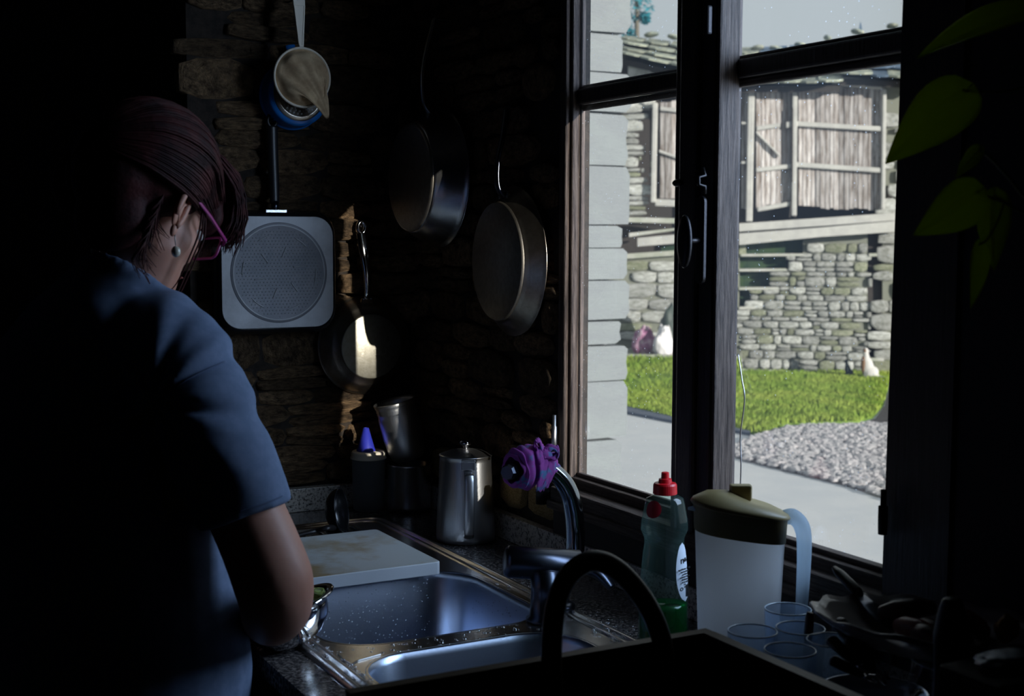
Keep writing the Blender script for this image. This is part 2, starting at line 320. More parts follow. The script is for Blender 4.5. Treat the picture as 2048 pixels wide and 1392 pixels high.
def ell(bm, c, r, mtx=None, seg=24, rings=14):
    m = Matrix.Translation(Vector(c)) @ Matrix.Diagonal((*r, 1))
    if mtx is not None: m = mtx @ m
    bmesh.ops.create_uvsphere(bm, u_segments=seg, v_segments=rings, radius=1, matrix=m)
def loft(bm, rings, seg=28, caps=True):
    """rings: (centre, u vector, v vector) closed ellipses; u and v carry their radii"""
    rows = []
    for c, u, v in rings:
        rows.append([bm.verts.new(Vector(c) + Vector(u)*math.cos(2*PI*k/seg) + Vector(v)*math.sin(2*PI*k/seg)) for k in range(seg)])
    for a, b in zip(rows, rows[1:]):
        for k in range(seg):
            q = (k+1) % seg; bm.faces.new((a[k], a[q], b[q], b[k]))
    if caps: bm.faces.new(rows[0][::-1]); bm.faces.new(rows[-1])
def prism(bm, poly, z0, z1, mtx=None):
    a = [bm.verts.new((x, y, z0)) for x, y in poly]; b = [bm.verts.new((x, y, z1)) for x, y in poly]; n = len(poly)
    bm.faces.new(a[::-1]); bm.faces.new(b)
    for i in range(n): bm.faces.new((a[i], a[(i+1) % n], b[(i+1) % n], b[i]))
    if mtx is not None: bmesh.ops.transform(bm, matrix=mtx, verts=a+b)
    return a+b
def rrect(x0, x1, y0, y1, r, n=6):
    o = []
    for cx_, cy_, a0 in ((x1-r, y1-r, 0), (x0+r, y1-r, 90), (x0+r, y0+r, 180), (x1-r, y0+r, 270)):
        for k in range(n+1):
            a = math.radians(a0+90*k/n); o.append((cx_+r*math.cos(a), cy_+r*math.sin(a)))
    return o
def remeshed(name, bm, m, voxel, parent=None, smooth_it=4):
    me = bpy.data.meshes.new('tmp'); bmesh.ops.recalc_face_normals(bm, faces=bm.faces[:]); bm.to_mesh(me); bm.free()
    o = bpy.data.objects.new('tmp', me); C.objects.link(o)
    r = o.modifiers.new('r', 'REMESH'); r.mode = 'VOXEL'; r.voxel_size = voxel
    s = o.modifiers.new('s', 'SMOOTH'); s.factor = 0.6; s.iterations = smooth_it
    dg = bpy.context.evaluated_depsgraph_get(); dg.update()
    me2 = bpy.data.meshes.new_from_object(o.evaluated_get(dg)); bpy.data.objects.remove(o); bpy.data.meshes.remove(me)
    me2.name = name; me2.materials.clear(); me2.materials.append(m)
    for p in me2.polygons: p.use_smooth = True
    q = bpy.data.objects.new(name, me2); C.objects.link(q)
    if parent: q.parent = parent
    return q
def text_obj(name, body, size, m, parent, mtx, extrude=0.0003):
    cu = bpy.data.curves.new(name, 'FONT'); cu.body = body; cu.size = size; cu.extrude = extrude; cu.align_x = 'CENTER'; cu.align_y = 'CENTER'
    o = bpy.data.objects.new('t', cu); C.objects.link(o); dg = bpy.context.evaluated_depsgraph_get(); dg.update()
    me = bpy.data.meshes.new_from_object(o.evaluated_get(dg)); bpy.data.objects.remove(o)
    me.materials.clear(); me.materials.append(m); me.transform(mtx); me.name = name
    q = bpy.data.objects.new(name, me); C.objects.link(q); q.parent = parent; return q
# stone variants: front faces -Y, unit size in X and Z, Y from 0 (front) to 1 (back)
def stone_mesh(name, m, sd_, n=10, bulge=0.5):
    rnd = random.Random(sd_); pts = []
    for k in range(n):
        a = 2*PI*k/n + rnd.uniform(-.12, .12); cx_, sz_ = math.cos(a), math.sin(a)
        s = 1/max(abs(cx_), abs(sz_)); s = s*0.72+0.28*1.12; j = rnd.uniform(.9, 1.02)
        pts.append((cx_*s*.5*j, sz_*s*.5*j))
    vs = []; fs = []
    for lvl, (sc_, y) in enumerate(((1.0, 1.0), (1.0, 0.38), (0.90, 0.10), (0.55, 0.0))):
        for (x, z) in pts: vs.append((x*sc_+rnd.uniform(-.012, .012), y+(rnd.uniform(-.10, .12) if lvl > 1 else 0), z*sc_+rnd.uniform(-.02, .02)))
    for l in range(3):
        for k in range(n):
            q = (k+1) % n; fs.append((l*n+k, l*n+q, (l+1)*n+q, (l+1)*n+k))
    fs.append(tuple(range(3*n, 4*n)))
    me = bpy.data.meshes.new(name); me.from_pydata(vs, [], fs); me.update(); me.materials.append(m)
    for p in me.polygons: p.use_smooth = True
    return me
def stones(parent, mtx, w, h, sw, sh, meshes, seed, depth=0.05, gap=0.006, limit=300, skip=None, zfun=None):
    """irregular courses in the local XZ rectangle 0..w, 0..h of mtx; front towards local -Y"""
    rnd = random.Random(seed); z = 0; n = 0
    while z < h:
        ch = rnd.uniform(sh[0], sh[1]); ch = min(ch, h-z+sh[0]*0.3); x = -rnd.uniform(0, sw[0])
        while x < w:
            cw = rnd.uniform(sw[0], sw[1]); sub_ = [(z, ch)]
            if rnd.random() < .3 and ch > sh[0]*1.3: f = rnd.uniform(.4, .6); sub_ = [(z, ch*f), (z+ch*f, ch*(1-f))]
            for zz, hh in sub_:
                cx_, cz_ = x+cw/2, zz+hh/2
                if cx_ > w or cx_ < 0 or cz_ > h: continue
                if cx_+cw/2 > w+.04: cw = 2*(w+.02-cx_)
                if cw < .03: continue
                if skip and skip(cx_, cz_, cw, hh): continue
                if n >= limit: return n
                o = bpy.data.objects.new('stone', rnd.choice(meshes)); C.objects.link(o)
                o.parent = parent; o.matrix_local = mtx @ Matrix.Translation((cx_, rnd.uniform(-.35, .1)*depth-depth*.3, cz_)) @ Matrix.Rotation(rnd.uniform(-.04, .04), 4, 'Y') @ Matrix.Diagonal((cw-gap, depth, hh-gap, 1))
                n += 1
            x += cw
        z += ch
    return n

# ---------------------------------------------------------------- room
XW, YB, ZC = 1.30, 2.87, 2.55
struct(bx('floor', -1.8, 1.45, -1.8, 3.9, -0.1, 0, M['floor']))
struct(bx('ceiling', -1.8, 1.30, -1.8, 3.9, ZC, ZC+0.12, M['dark']))
wb = struct(bx('wall_back', 0.766, 1.45, YB, YB+0.04, 0, ZC, M['mortar']))
al = struct(bx('wall_alcove', -1.8, 1.45, 3.75, 3.9, 0, ZC, M['plaster'])); bx('alcove_cheek', .80, 1.45, YB+.05, 3.75, 0, ZC, M['dark'], al)
struct(bx('wall_left', -1.9, -1.75, -1.8, 3.9, 0, ZC, M['plaster']))
struct(bx('wall_front', -1.8, 1.45, -1.9, -1.75, 0, ZC, M['plaster']))
wr = bpy.data.objects.new('wall_right', None); C.objects.link(wr); struct(wr)
WY0, WY1, WZ0, WZ1 = 1.299, 2.20, 1.035, 2.22
bx('wall_pier', XW, 1.36, WY1+.0, YB, 0, ZC, M['mortar'], wr)
bx('outer_skin', 1.36, 1.40, 2.50, YB+.3, -1.2, ZC, M['outwall'], wr)
bx('wall_pier', 1.285, 1.40, -1.8, WY0, -1.2, ZC, M['plaster'], wr)
bx('outer_skin', 1.345, 1.40, WY0-.01, 1.35, -1.2, ZC, M['outwall'], wr)  # outer reveal shaped to stop sun entering through the right pane
bx('wall_sill_course', 1.285, 1.36, WY0, WY1, 0, WZ0, M['dark'], wr)
bx('lintel', 1.285, 1.40, WY0, WY1+.1, WZ1, ZC, M['dark'], wr)
eave = struct(bx('added_eave_1', 1.39, 1.90, -3.2, 3.2, 2.30, 2.42, M['slate']))  # unseen eave, added and sized to cut sun from the upper panes

SM = [stone_mesh('stone', M['stone'], i) for i in range(10)]
OM = [stone_mesh('stone', M['ochre'], 40+i) for i in range(4)]
# back wall stones: local X = world X
stones(wb, Matrix.Translation((0.785, YB, 0.962)), 0.51, 1.50, (0.09, 0.22), (0.034, 0.090), SM, 3, depth=0.04, gap=-0.004, limit=290)
# right wall stones between corner and window: local X -> world -Y, front -> -X
MR = Matrix.Translation((XW, YB-.02, 0.962)) @ Matrix.Rotation(-PI/2, 4, 'Z')
stones(wr, MR @ Matrix.Translation((0, 0, 0.10)), 0.62, 1.42, (0.09, 0.22), (0.034, 0.09), SM, 5, depth=0.03, gap=-0.003, limit=200)
stones(wr, MR, 0.62, 0.10, (0.10, 0.22), (0.05, 0.10), OM, 6, depth=0.03, gap=0.004, limit=40)

# ---------------------------------------------------------------- window
win = bpy.data.objects.new('window_1', None); C.objects.link(win); struct(win)
def wpart(name, x0, x1, y0, y1, z0, z1, m, parent, bevel=0.003): return bx(name, x0, x1, y0, y1, z0, z1, m, parent, bevel=bevel)
fr_ = wpart('frame_jamb', 1.292, 1.335, 2.174, 2.20, WZ0, WZ1, M['wood'], win)
bm = bmesh.new(); prism(bm, [(1.20, WZ0), (1.314, WZ0), (1.301, WZ1), (1.20, WZ1)], 1.279, 1.2849, Matrix(((0, 0, 1, 0), (1, 0, 0, 0), (0, 1, 0, 0), (0, 0, 0, 1)))); obj('frame_jamb', bm, M['darkpaint'], win)
wpart('frame_sill', 1.268, 1.345, 1.30, 2.185, 1.020, 1.048, M['wood_h'], win, 0.004)
wpart('frame_head', 1.275, 1.345, 1.30, 2.185, 2.19, 2.23, M['wood_h'], win)
GX = 1.317
def casement(label, y0, y1, xs):
    c = bpy.data.objects.new('casement', None); C.objects.link(c); c.parent = win; c['label'] = label
    st = 0.022
    for a, b in ((y0, y0+st), (y1-st, y1)):
        wpart('stile', xs, 1.324, a, b, 1.050, 2.19, M['wood'], c)
        s2 = 1 if a == y0 else -1
        # stepped glazing moulding
        wpart('moulding', xs+.016, 1.323, b if s2 > 0 else a-.006, b+.006 if s2 > 0 else a, 1.07, 2.17, M['wood'], c, 0.002)
    wpart('bottom_rail', xs, 1.324, y0+st, y1-st, 1.046, 1.066, M['wood_h'], c)
    wpart('moulding', xs+.014, 1.323, y0+st, y1-st, 1.066, 1.074, M['wood_h'], c, 0.002)
    wpart('top_rail', xs, 1.324, y0+st, y1-st, 2.17, 2.19, M['wood_h'], c)
    wpart('glazing_bar', xs+.008, 1.324, y0+st, y1-st, 1.768, 1.797, M['darkpaint'], c, 0.004)
    wpart('moulding', xs+.018, 1.323, y0+st, y1-st, 1.756, 1.768, M['wood_h'], c, 0.003)
    wpart('moulding', xs+.018, 1.323, y0+st, y1-st, 1.797, 1.804, M['wood_h'], c, 0.003)
    for z0, z1 in ((1.070, 1.770), (1.795, 2.175)):
        wpart('glass_pane', GX-.0015, GX+.0015, y0+st-.004, y1-st+.004, z0, z1, M['glass'], c, 0)
    return c
casement('left casement of weathered wood, sunlit along its hinge side', 1.769, 2.186, 1.301)
casement('right casement of dark weathered wood', 1.276, 1.718, 1.292)
# centre post that closes over the meeting stiles
bm = bmesh.new(); box(bm, 1.262, 1.302, 1.680, 1.783, 1.045, 2.19); box(bm, 1.252, 1.264, 1.712, 1.758, 1.05, 2.19)
obj('meeting_post', bm, M['darkpaint'], win, bevel=0.005)
wpart('moulding', 1.266, 1.305, 1.672, 1.680, 1.05, 2.19, M['wood'], win, 0.003)
# sill board and casement weather strip toward the room
wpart('window_board', 1.262, 1.30, 1.30, 2.19, 1.005, 1.022, M['wood_h'], win, 0.004)
bx('apron', 1.283, 1.30, 1.29, 2.17, 0.955, 1.005, M['dark'], win, 0.002)
# hardware
plate = on(1405, 480, 'x', 1.250); bm = bmesh.new()
prism(bm, rrect(-.010, .010, -.068, .068, .0098), 0, .006, Matrix.Translation((1.252, plate.y+.002, plate.z)) @ Matrix.Rotation(-PI/2, 4, 'Y') @ Matrix.Rotation(PI/2, 4, 'Z'))
ph = obj('handle_plate', bm, M['iron'], win, bevel=0.001)
kn = on(1369, 483, 'x', 1.215); bm = bmesh.new()
lathe(bm, [(0, -.006), (.6, -.0055), (.95, -.003), (1, 0), (.95, .003), (.6, .0055), (0, .006)], 32, Matrix.Translation(kn) @ Matrix.Rotation(PI/2, 4, 'Y') @ Matrix.Rotation(0, 4, 'Z') @ Matrix.Diagonal((.041, .017, 1, 1)))
obj('oval_knob', bm, M['iron'], win, smooth=True)
bm = bmesh.new(); tube(bm, [kn, (1.250, plate.y+.002, plate.z)], .0045, 12); obj('knob_spindle', bm, M['iron'], win, smooth=True)
for (px, py) in ((1410, 362),):
    b_ = on(px, py, 'x', 1.247); bm = bmesh.new()
    tube(bm, [b_+Vector((0, .006, .02)), b_+Vector((0, 0, .008)), b_+Vector((-.012, 0, .006)), b_+Vector((-.012, 0, -.006)), b_+Vector((0, 0, -.008)), b_+Vector((0, 0, -.02))], .003, 8)
    obj('bolt_keeper', bm, M['iron'], win, smooth=True)
b_ = on(1355, 366, 'x', 1.25); bm = bmesh.new(); ell(bm, (0, 0, 0), (.006, .012, .006)); obj('bolt_stud', bm, M['iron'], win, smooth=True, loc=b_)
b_ = on(1418, 40, 'x', 1.25); bx('bolt_strip', b_.x-.006, b_.x+.004, b_.y-.004, b_.y+.010, b_.z-.022, b_.z+.022, M['iron'], win, 0.003)
# left hinge strip with pin and screws, right pin hinge
h = on(1122, 862, 'x', 1.262); bm = bmesh.new(); lathe(bm, [(0, -.055), (.0055, -.055), (.0055, 0), (.004, .001), (.004, .022), (.0, .023)], 16); obj('hinge_pin', bm, M['bolt'], win, smooth=True, loc=(1.280, 2.190, h.z))
bm = bmesh.new()
for dz in (.045, .012, -.03, -.06):
    lathe(bm, [(0, .0015), (.0045, .001), (.0045, -.002)], 12, Matrix.Translation((1.307, 2.173, h.z+dz)) @ Matrix.Rotation(PI/2, 4, 'X'))
obj('hinge_screw', bm, M['iron'], win)
h = on(1766, 1030, 'x', 1.268); bm = bmesh.new(); lathe(bm, [(0, -.026), (.006, -.026), (.0065, -.01), (.0065, .012), (.004, .013), (.004, .034), (0, .035)], 16); obj('hinge_pin', bm, M['iron'], win, smooth=True, loc=h)
# wire hanging along the right pane
bm = bmesh.new(); tube(bm, spline([on(1476, 708, 'x', 1.318), on(1484, 760, 'x', 1.312), on(1489, 800, 'x', 1.312), on(1481, 870, 'x', 1.316), on(1482, 930, 'x', 1.314), on(1480, 990, 'x', 1.316), on(1478, 1040, 'x', 1.30)]), .0012, 6)
tag(obj('wire', bm, M['bolt'], None, smooth=True), 'thin loose wire hanging down the left edge of the right window pane', 'wire')

# ---------------------------------------------------------------- counter, upstand, cabinet
SX0, SX1, SY0, SY1 = 0.660, 1.137, 1.33, 2.70
wt = thing('worktop', 'dark speckled granite worktop running under the window', 'worktop')
bm = bmesh.new()
for a in ((.60, SX0+.01, -.2, YB-.005), (SX1-.01, 1.298, -.2, YB-.005), (SX0+.01, SX1-.01, -.2, SY0+.01), (SX0+.01, SX1-.01, SY1-.01, YB-.005)): box(bm, *a, .87, .90)
bmesh.ops.remove_doubles(bm, verts=bm.verts[:], dist=1e-4)
obj('slab', bm, M['granite'], wt)
bm = bmesh.new(); box(bm, .60, 1.283, -.2, -.195, .87, .90)
bmesh.ops.delete(bm, geom=bm.verts[:], context='VERTS'); bm.free()
u1 = bx('granite_upstand', 0.77, 1.279, YB-.028, YB-.002, .9005, .953, M['granite_lit'], bevel=.0015)
tag(u1, 'speckled granite upstand along the back wall behind the jar', 'upstand')
u2 = bx('granite_upstand', 1.279, 1.299, -.2, YB-.03, .9005, .953, M['granite_lit'], bevel=.0015)
tag(u2, 'speckled granite upstand under the window, behind the steel pitcher', 'upstand')
# the worktop to the left of the sink, along the back wall
bm = bmesh.new(); box(bm, -.9, .60, 2.22, YB-.005, .87, .90); box(bm, -.9, .60, 2.26, YB-.01, .02, .87)
cb = thing('base_cabinet', 'dark base cabinet under the granite worktop', 'cabinet')
bx('body', .66, 1.28, -.2, 1.32, .0, .87, M['cabinet'], cb); bx('body', .66, 1.28, 2.71, 2.86, .0, .87, M['cabinet'], cb)
bx('front_panel', .66, .675, 1.32, 2.71, .0, .87, M['cabinet'], cb)
for k in range(4):
    d_ = bx('door', .652, .660, -.15+.7*k, .53+.7*k, .10, .86, M['cabinet'], cb, 0.002); bx('handle', .640, .652, .45+.7*k, .465+.7*k, .65, .78, M['steel'], d_, 0.003)
bm.free()

# ---------------------------------------------------------------- sink
sk = thing('kitchen_sink', 'stainless steel double bowl sink with ribbed drainer, beaded with water', 'sink', (0, 0, 0))
ZS = 0.9035
B1 = (0.705, 1.085, 1.850, 2.215, .085); B2 = (0.705, 1.060, 1.420, 1.795, .085)
def sheet_with_holes():
    # fan the deck between outer rim and the two bowl mouths using a triangle fill
    bm = bmesh.new(); loops = [rrect(SX0+.034, SX1-.034, SY0+.03, SY1-.03, .03), rrect(*B1), rrect(*B2)]
    es = []
    for lp in loops:
        vs = [bm.verts.new((x, y, ZS)) for x, y in lp]; es += [bm.edges.new((vs[i], vs[(i+1) % len(vs)])) for i in range(len(vs))]
    bmesh.ops.triangle_fill(bm, edges=es, use_beauty=True, use_dissolve=False)
    return bm
obj('deck', sheet_with_holes(), M['sinksteel'], sk)
def ring_strip(bm, loops):
    rows = [[bm.verts.new((x, y, z)) for x, y in lp] for lp, z in loops]; n = len(rows[0])
    for a, b in zip(rows, rows[1:]):
        for k in range(n): bm.faces.new((a[k], a[(k+1) % n], b[(k+1) % n], b[k]))
    return rows
bm = bmesh.new()
def rr(d, r): return rrect(SX0+d, SX1-d, SY0+d, SY1-d, r)
ring_strip(bm, [(rr(0, .03), .9005), (rr(.002, .03), .9045), (rr(.010, .03), .9075), (rr(.014, .03), .9065), (rr(.017, .03), .9030), (rr(.021, .03), .9030), (rr(.024, .03), .9065), (rr(.029, .03), .9070), (rr(.0345, .028), ZS)])
obj('raised_rim', bm, M['sinksteel'], sk, smooth=True)
for (a0, a1, b0, b1, r) in (B1, B2):
    bm = bmesh.new()
    L_ = [(rrect(a0-.004, a1+.004, b0-.004, b1+.004, r+.004), ZS+.0004), (rrect(a0, a1, b0, b1, r), ZS-.002), (rrect(a0+.004, a1-.004, b0+.004, b1-.004, r), ZS-.012), (rrect(a0+.014, a1-.014, b0+.014, b1-.014, r), ZS-.12), (rrect(a0+.022, a1-.022, b0+.022, b1-.022, r-.01), ZS-.148), (rrect(a0+.045, a1-.045, b0+.045, b1-.045, r-.03), ZS-.160)]
    rows = ring_strip(bm, L_); bm.faces.new(rows[-1])
    bo = obj('bowl', bm, M['bowlsteel_shade'], sk, smooth=True)
    bm = bmesh.new(); lathe(bm, [(.038, 0), (.036, .003), (.024, .002), (.020, -.004), (0, -.005)], 32, Matrix.Translation(((a0+a1)/2, (b0+b1)/2, ZS-.158))); obj('drain', bm, M['chrome'], bo, smooth=True)
for k in range(9):
    x_ = .735+.038*k; bm = bmesh.new(); tube(bm, [(x_, 2.262, ZS-.001), (x_, 2.275, ZS+.0015), (x_, 2.62, ZS+.0035), (x_, 2.635, ZS-.001)], .007, 10, flat=.45); obj('drainer_rib', bm, M['sinksteel'], sk, smooth=True)
# raised triangular field between the bowls near the front corner
bm = bmesh.new(); prism(bm, [(.700, 1.838), (.742, 1.812), (.757, 1.806), (.757, 1.800), (.715, 1.788), (.700, 1.775), (.697, 1.80)], ZS, ZS+.002); obj('raised_field', bm, M['sinksteel'], sk, bevel=.001)
# drops
bm = bmesh.new(); rnd = random.Random(11)
def drop(x, y, z, r, nrm=None):
    m_ = Matrix.Translation((x, y, z)) @ Matrix.Diagonal((r*rnd.uniform(.8, 1.5), r*rnd.uniform(.8, 1.5), r*.55, 1))
    bmesh.ops.create_icosphere(bm, subdivisions=1, radius=1, matrix=m_)
for k in range(340):
    t = rnd.random()
    if t < .35: x, y, z = rnd.uniform(SX0+.004, .70), rnd.uniform(1.62, 1.95), ZS+.002
    elif t < .55: x, y, z = rnd.uniform(.70, 1.09), rnd.uniform(1.800, 1.846), ZS
    elif t < .80: x, y, z = rnd.uniform(1.09, 1.136), rnd.uniform(1.55, 2.1), ZS+.003
    else: x, y, z = rnd.uniform(1.14, 1.19), rnd.uniform(1.6, 1.95), .9005
    drop(x, y, z, rnd.uniform(.0014, .0038))
for k in range(240):
    y = rnd.uniform(1.95, 2.20) if rnd.random() < .3 else 2.207; x = rnd.uniform(.78, 1.02); z = ZS-rnd.uniform(.004, .11)
    if y < 2.2: x = 1.076
    m_ = Matrix.Translation((x, y - (.004+(ZS-z)*.11 if y > 2.2 else 0), z)) @ Matrix.Diagonal((rnd.uniform(.0008, .0018),)*3+(1,))
    bmesh.ops.create_icosphere(bm, subdivisions=1, radius=1, matrix=m_)
tag(obj('water_drops', bm, M['water'], sk, smooth=True), None, None, kind='stuff')

# ---------------------------------------------------------------- chopping board
cbp = thing('chopping_board', 'thick white plastic chopping board with brown stains laid across the sink', 'chopping board', (0, 0, 0))
bm = bmesh.new(); prism(bm, rrect(.700, 1.030, 2.168, 2.470, .008, 3), .9085, .9315); obj('board', bm, M['boardside'], cbp, bevel=.0012)
bm = bmesh.new(); prism(bm, rrect(.7015, 1.0285, 2.1695, 2.4685, .008, 3), .9312, .9322); obj('cutting_face', bm, M['board'], cbp)

# ---------------------------------------------------------------- tap with cloth
tp = thing('kitchen_tap', 'worn dark chrome tap with thick arched spout between the two sink bowls', 'tap')
tb = Vector((1.058, 1.838, ZS)); bm = bmesh.new()
lathe(bm, [(0, 0), (.030, 0), (.030, .006), (.024, .010), (.022, .05), (.024, .085), (.0, .09)], 32, Matrix.Translation(tb)); obj('tap_body', bm, M['darkchrome'], tp, smooth=True)
a = tb+Vector((-.055, .030, .098)); b = tb+Vector((.060, -.006, .085)); bm = bmesh.new()
tube(bm, [a-(b-a)*.02, a, a+(b-a)*.04, b, b+(b-a)*.03], [.014, .023, .026, .026, .020], 28); obj('mixer_barrel', bm, M['darkchrome'], tp, smooth=True)
bm = bmesh.new(); tube(bm, spline([b, b+Vector((.022, -.024, -.006)), b+Vector((.036, -.046, -.030))]), [.016, .020, .010], 14, flat=.6); obj('lever', bm, M['darkchrome'], tp, smooth=True)
zz = lambda px, py, y: on(px, py, 'y', y)
spts = [zz(1142, 1190, 1.93), zz(1146, 1120, 1.93), zz(1150, 1050, 1.93), zz(1138, 985, 1.93), zz(1108, 945, 1.93), zz(1070, 931, 1.93), zz(1030, 940, 1.925)]
spts = [tb+Vector((.055, .045, .0)), tb+Vector((.062, .06, .06))] + spts[1:]
bm = bmesh.new(); tube(bm, spline(spts), [.0165, .0165, .0165, .0165, .0165, .0160, .015, .014, .013], 20); obj('spout', bm, M['hoseglass'], tp, smooth=True)
bm = bmesh.new(); lathe(bm, [(0, 0), (.026, 0), (.026, .012), (.018, .016), (0, .016)], 24, Matrix.Translation(tb+Vector((.055, .045, -.002)))); obj('spout_collar', bm, M['darkchrome'], tp, smooth=True)
tipd = (zz(1008, 948, 1.90)-spts[-1]); tipd.normalize(); bm = bmesh.new(); tube(bm, [spts[-1], spts[-1]+tipd*.026, spts[-1]+tipd*.031], [.0125, .0140, .0115], 8); obj('spout_tip', bm, M['darkchrome'], tp)
# cloth: wrinkled sleeve + knot and loops
rg = thing('tied_cloth', 'purple and blue checked cloth tied around the end of the tap spout', 'cloth')
path = spline([spts[-1]+tipd*.006, zz(1035, 938, 1.925), zz(1062, 930, 1.93), zz(1088, 936, 1.93), zz(1102, 948, 1.93)], 12)
bm = bmesh.new(); n = len(path); rows = []; seg = 40
for i, p_ in enumerate(path):
    t = (path[min(i+1, n-1)]-path[max(i-1, 0)]).normalized(); u = Vector((0, 1, 0)); u = (u-t*u.dot(t)).normalized(); w = t.cross(u); f = i/(n-1)
    R_ = .0150+.019*math.sin(PI*min(1, f*1.05+.04))**.6 + (.0025*math.sin(f*42) if f > .05 else 0)
    rows.append([bm.verts.new(p_ + (w*math.cos(2*PI*k/seg)+u*math.sin(2*PI*k/seg))*(R_+.0022*math.sin(k*2*PI/seg*3+f*9)+.0012*math.sin(k*2*PI/seg*7-f*30)) + t*.004*math.sin(2*PI*k/seg+1)) for k in range(seg)])
for a_, b_ in zip(rows, rows[1:]):
    for k in range(seg): bm.faces.new((a_[k], a_[(k+1) % seg], b_[(k+1) % seg], b_[k]))
obj('wrap', bm, M['rag'], rg, smooth=True, solid=.002)
def ribbon(pts, w_, name, parent, m, side=(0, 1, 0), wav=.003):
    bm = bmesh.new(); P = spline(pts, 8); n = len(P); rows = []
    for i, p_ in enumerate(P):
        ww = (w_ if not isinstance(w_, list) else w_[min(int(i/(n-1)*(len(w_)-1)+.5), len(w_)-1)])
        rows.append([bm.verts.new(p_+Vector(side)*ww*(k/6-.5)+Vector((0, 0, wav*math.sin(k*1.7+i*.6)))) for k in range(7)])
    for a_, b_ in zip(rows, rows[1:]):
        for k in range(6): bm.faces.new((a_[k], a_[k+1], b_[k+1], b_[k]))
    return obj(name, bm, m, parent, smooth=True, solid=.0022)
kx = zz(1085, 915, 1.915)
ribbon([zz(1082, 905, 1.915), zz(1098, 896, 1.91), zz(1114, 898, 1.905), zz(1117, 908, 1.90), zz(1104, 914, 1.90), zz(1088, 908, 1.905)], .024, 'loop', rg, M['rag'], (.5, .85, .2))
ribbon([zz(1078, 900, 1.915), zz(1070, 888, 1.91), zz(1074, 880, 1.905), zz(1082, 888, 1.905), zz(1086, 902, 1.91)], .018, 'loop', rg, M['rag'], (.6, .8, 0))
ribbon([zz(1076, 895, 1.905), zz(1086, 920, 1.895), zz(1090, 945, 1.892), zz(1084, 968, 1.895), zz(1080, 981, 1.90)], [.010, .018, .022, .02, .016], 'tail', rg, M['rag'], (1, .2, 0))
ribbon([zz(1092, 900, 1.905), zz(1102, 930, 1.895), zz(1098, 955, 1.895), zz(1088, 975, 1.90)], [.010, .016, .018, .014], 'tail', rg, M['rag'], (1, .2, 0))
bm = bmesh.new(); ell(bm, (0, 0, 0), (.013, .013, .011)); o = obj('knot', bm, M['rag'], rg, smooth=True, loc=kx+Vector((0, -.008, .004)))
# pipe stub on the wall
ws = thing('wall_valve', 'dark iron pipe valve on the wall below the cloth, left of the window', 'valve'); wv = on(1083, 985, 'x', 1.265)
bm = bmesh.new(); lathe(bm, [(0, -.022), (.011, -.022), (.011, .014), (.008, .018), (0, .018)], 20, Matrix.Translation(wv)); obj('valve_body', bm, M['iron'], ws, smooth=True)
bm = bmesh.new(); tube(bm, [wv, wv+Vector((.025, 0, 0)), wv+Vector((.040, 0, 0))], .008, 14); obj('pipe', bm, M['iron'], ws, smooth=True)
bm = bmesh.new(); lathe(bm, [(0, 0), (.018, 0), (.018, .003), (0, .004)], 20, Matrix.Translation(wv+Vector((.016, 0, 0))) @ Matrix.Rotation(PI/2, 4, 'Y')); obj('flange', bm, M['iron'], ws, smooth=True)
# ---------------------------------------------------------------- hanging pans
RB = (PI/2, 0, 0)              # local z -> -y (out of the back wall), local y -> up
RR = (PI/2, 0, -PI/2)          # local z -> -x (out of the right wall), local y -> up
def nail(p, d):
    n_ = bpy.data.objects.new('hook', None)
    bm = bmesh.new(); tube(bm, [p, Vector(p)+Vector(d)*.035], .0022, 8); bpy.data.objects.remove(n_)
    return obj('hook', bm, M['iron'], None, smooth=True)
def pan_body(bm, R, rb, h, t=.0025, lip=.004, flare=1.6):
    pr = [(0, h), (rb-.004, h), (rb, h-.002), (rb+.002, h-.006)]
    for k in range(1, 7):
        f = k/6; pr.append((rb+.002+(R-rb-.004)*f**(1/flare), h-.006-(h-.008)*f))
    pr += [(R, .0008), (R+lip*.4, -.0005), (R, -.0015), (R-t-.001, .001)]
    for k in range(5, -1, -1):
        f = k/6; pr.append((rb+.002-t+(R-rb-.004)*f**(1/flare), h-.006-t-(h-.010)*f))
    pr.append((0, h-t-.003)); lathe(bm, pr, 72)
# square griddle
gr = thing('griddle_pan', 'square black griddle pan with grey dotted disc base hanging on the stone wall', 'griddle pan', (.943, 2.838, 1.441), RB)
hw, hh = .137, .133
bm = bmesh.new()
Ls = [(rrect(-hw, hw, -hh, hh, .045, 8), -.005), (rrect(-hw-.001, hw+.001, -hh-.001, hh+.001, .046, 8), .0), (rrect(-hw+.002, hw-.002, -hh+.002, hh-.002, .046, 8), .018), (rrect(-hw+.009, hw-.009, -hh+.009, hh-.009, .046, 8), .032), (rrect(-hw+.013, hw-.013, -hh+.013, hh-.013, .046, 8), .0345)]
rows = ring_strip(bm, Ls); bm.faces.new(rows[-1]); obj('pan_body', bm, M['blackenamel'], gr, smooth=True, solid=.003)
bm = bmesh.new(); prism(bm, rrect(-hw+.009, hw-.013, -hh+.013, hh-.011, .042, 8), .034, .0368); obj('base_plate', bm, M['griddle_alu'], gr, bevel=.001)
bm = bmesh.new(); lathe(bm, [(0, .0376), (.100, .0376), (.1015, .0379), (.1045, .0378), (.106, .0372), (.1085, .0376), (.1095, .0366)], 96); obj('disc', bm, M['griddle_disc'], gr, smooth=True)
bm = bmesh.new(); lathe(bm, [(.1008, .0372), (.1015, .0384), (.1042, .0384), (.105, .0372)], 96); obj('disc_ring', bm, M['griddle_alu'], gr, smooth=True)
bm = bmesh.new(); sp = .0079
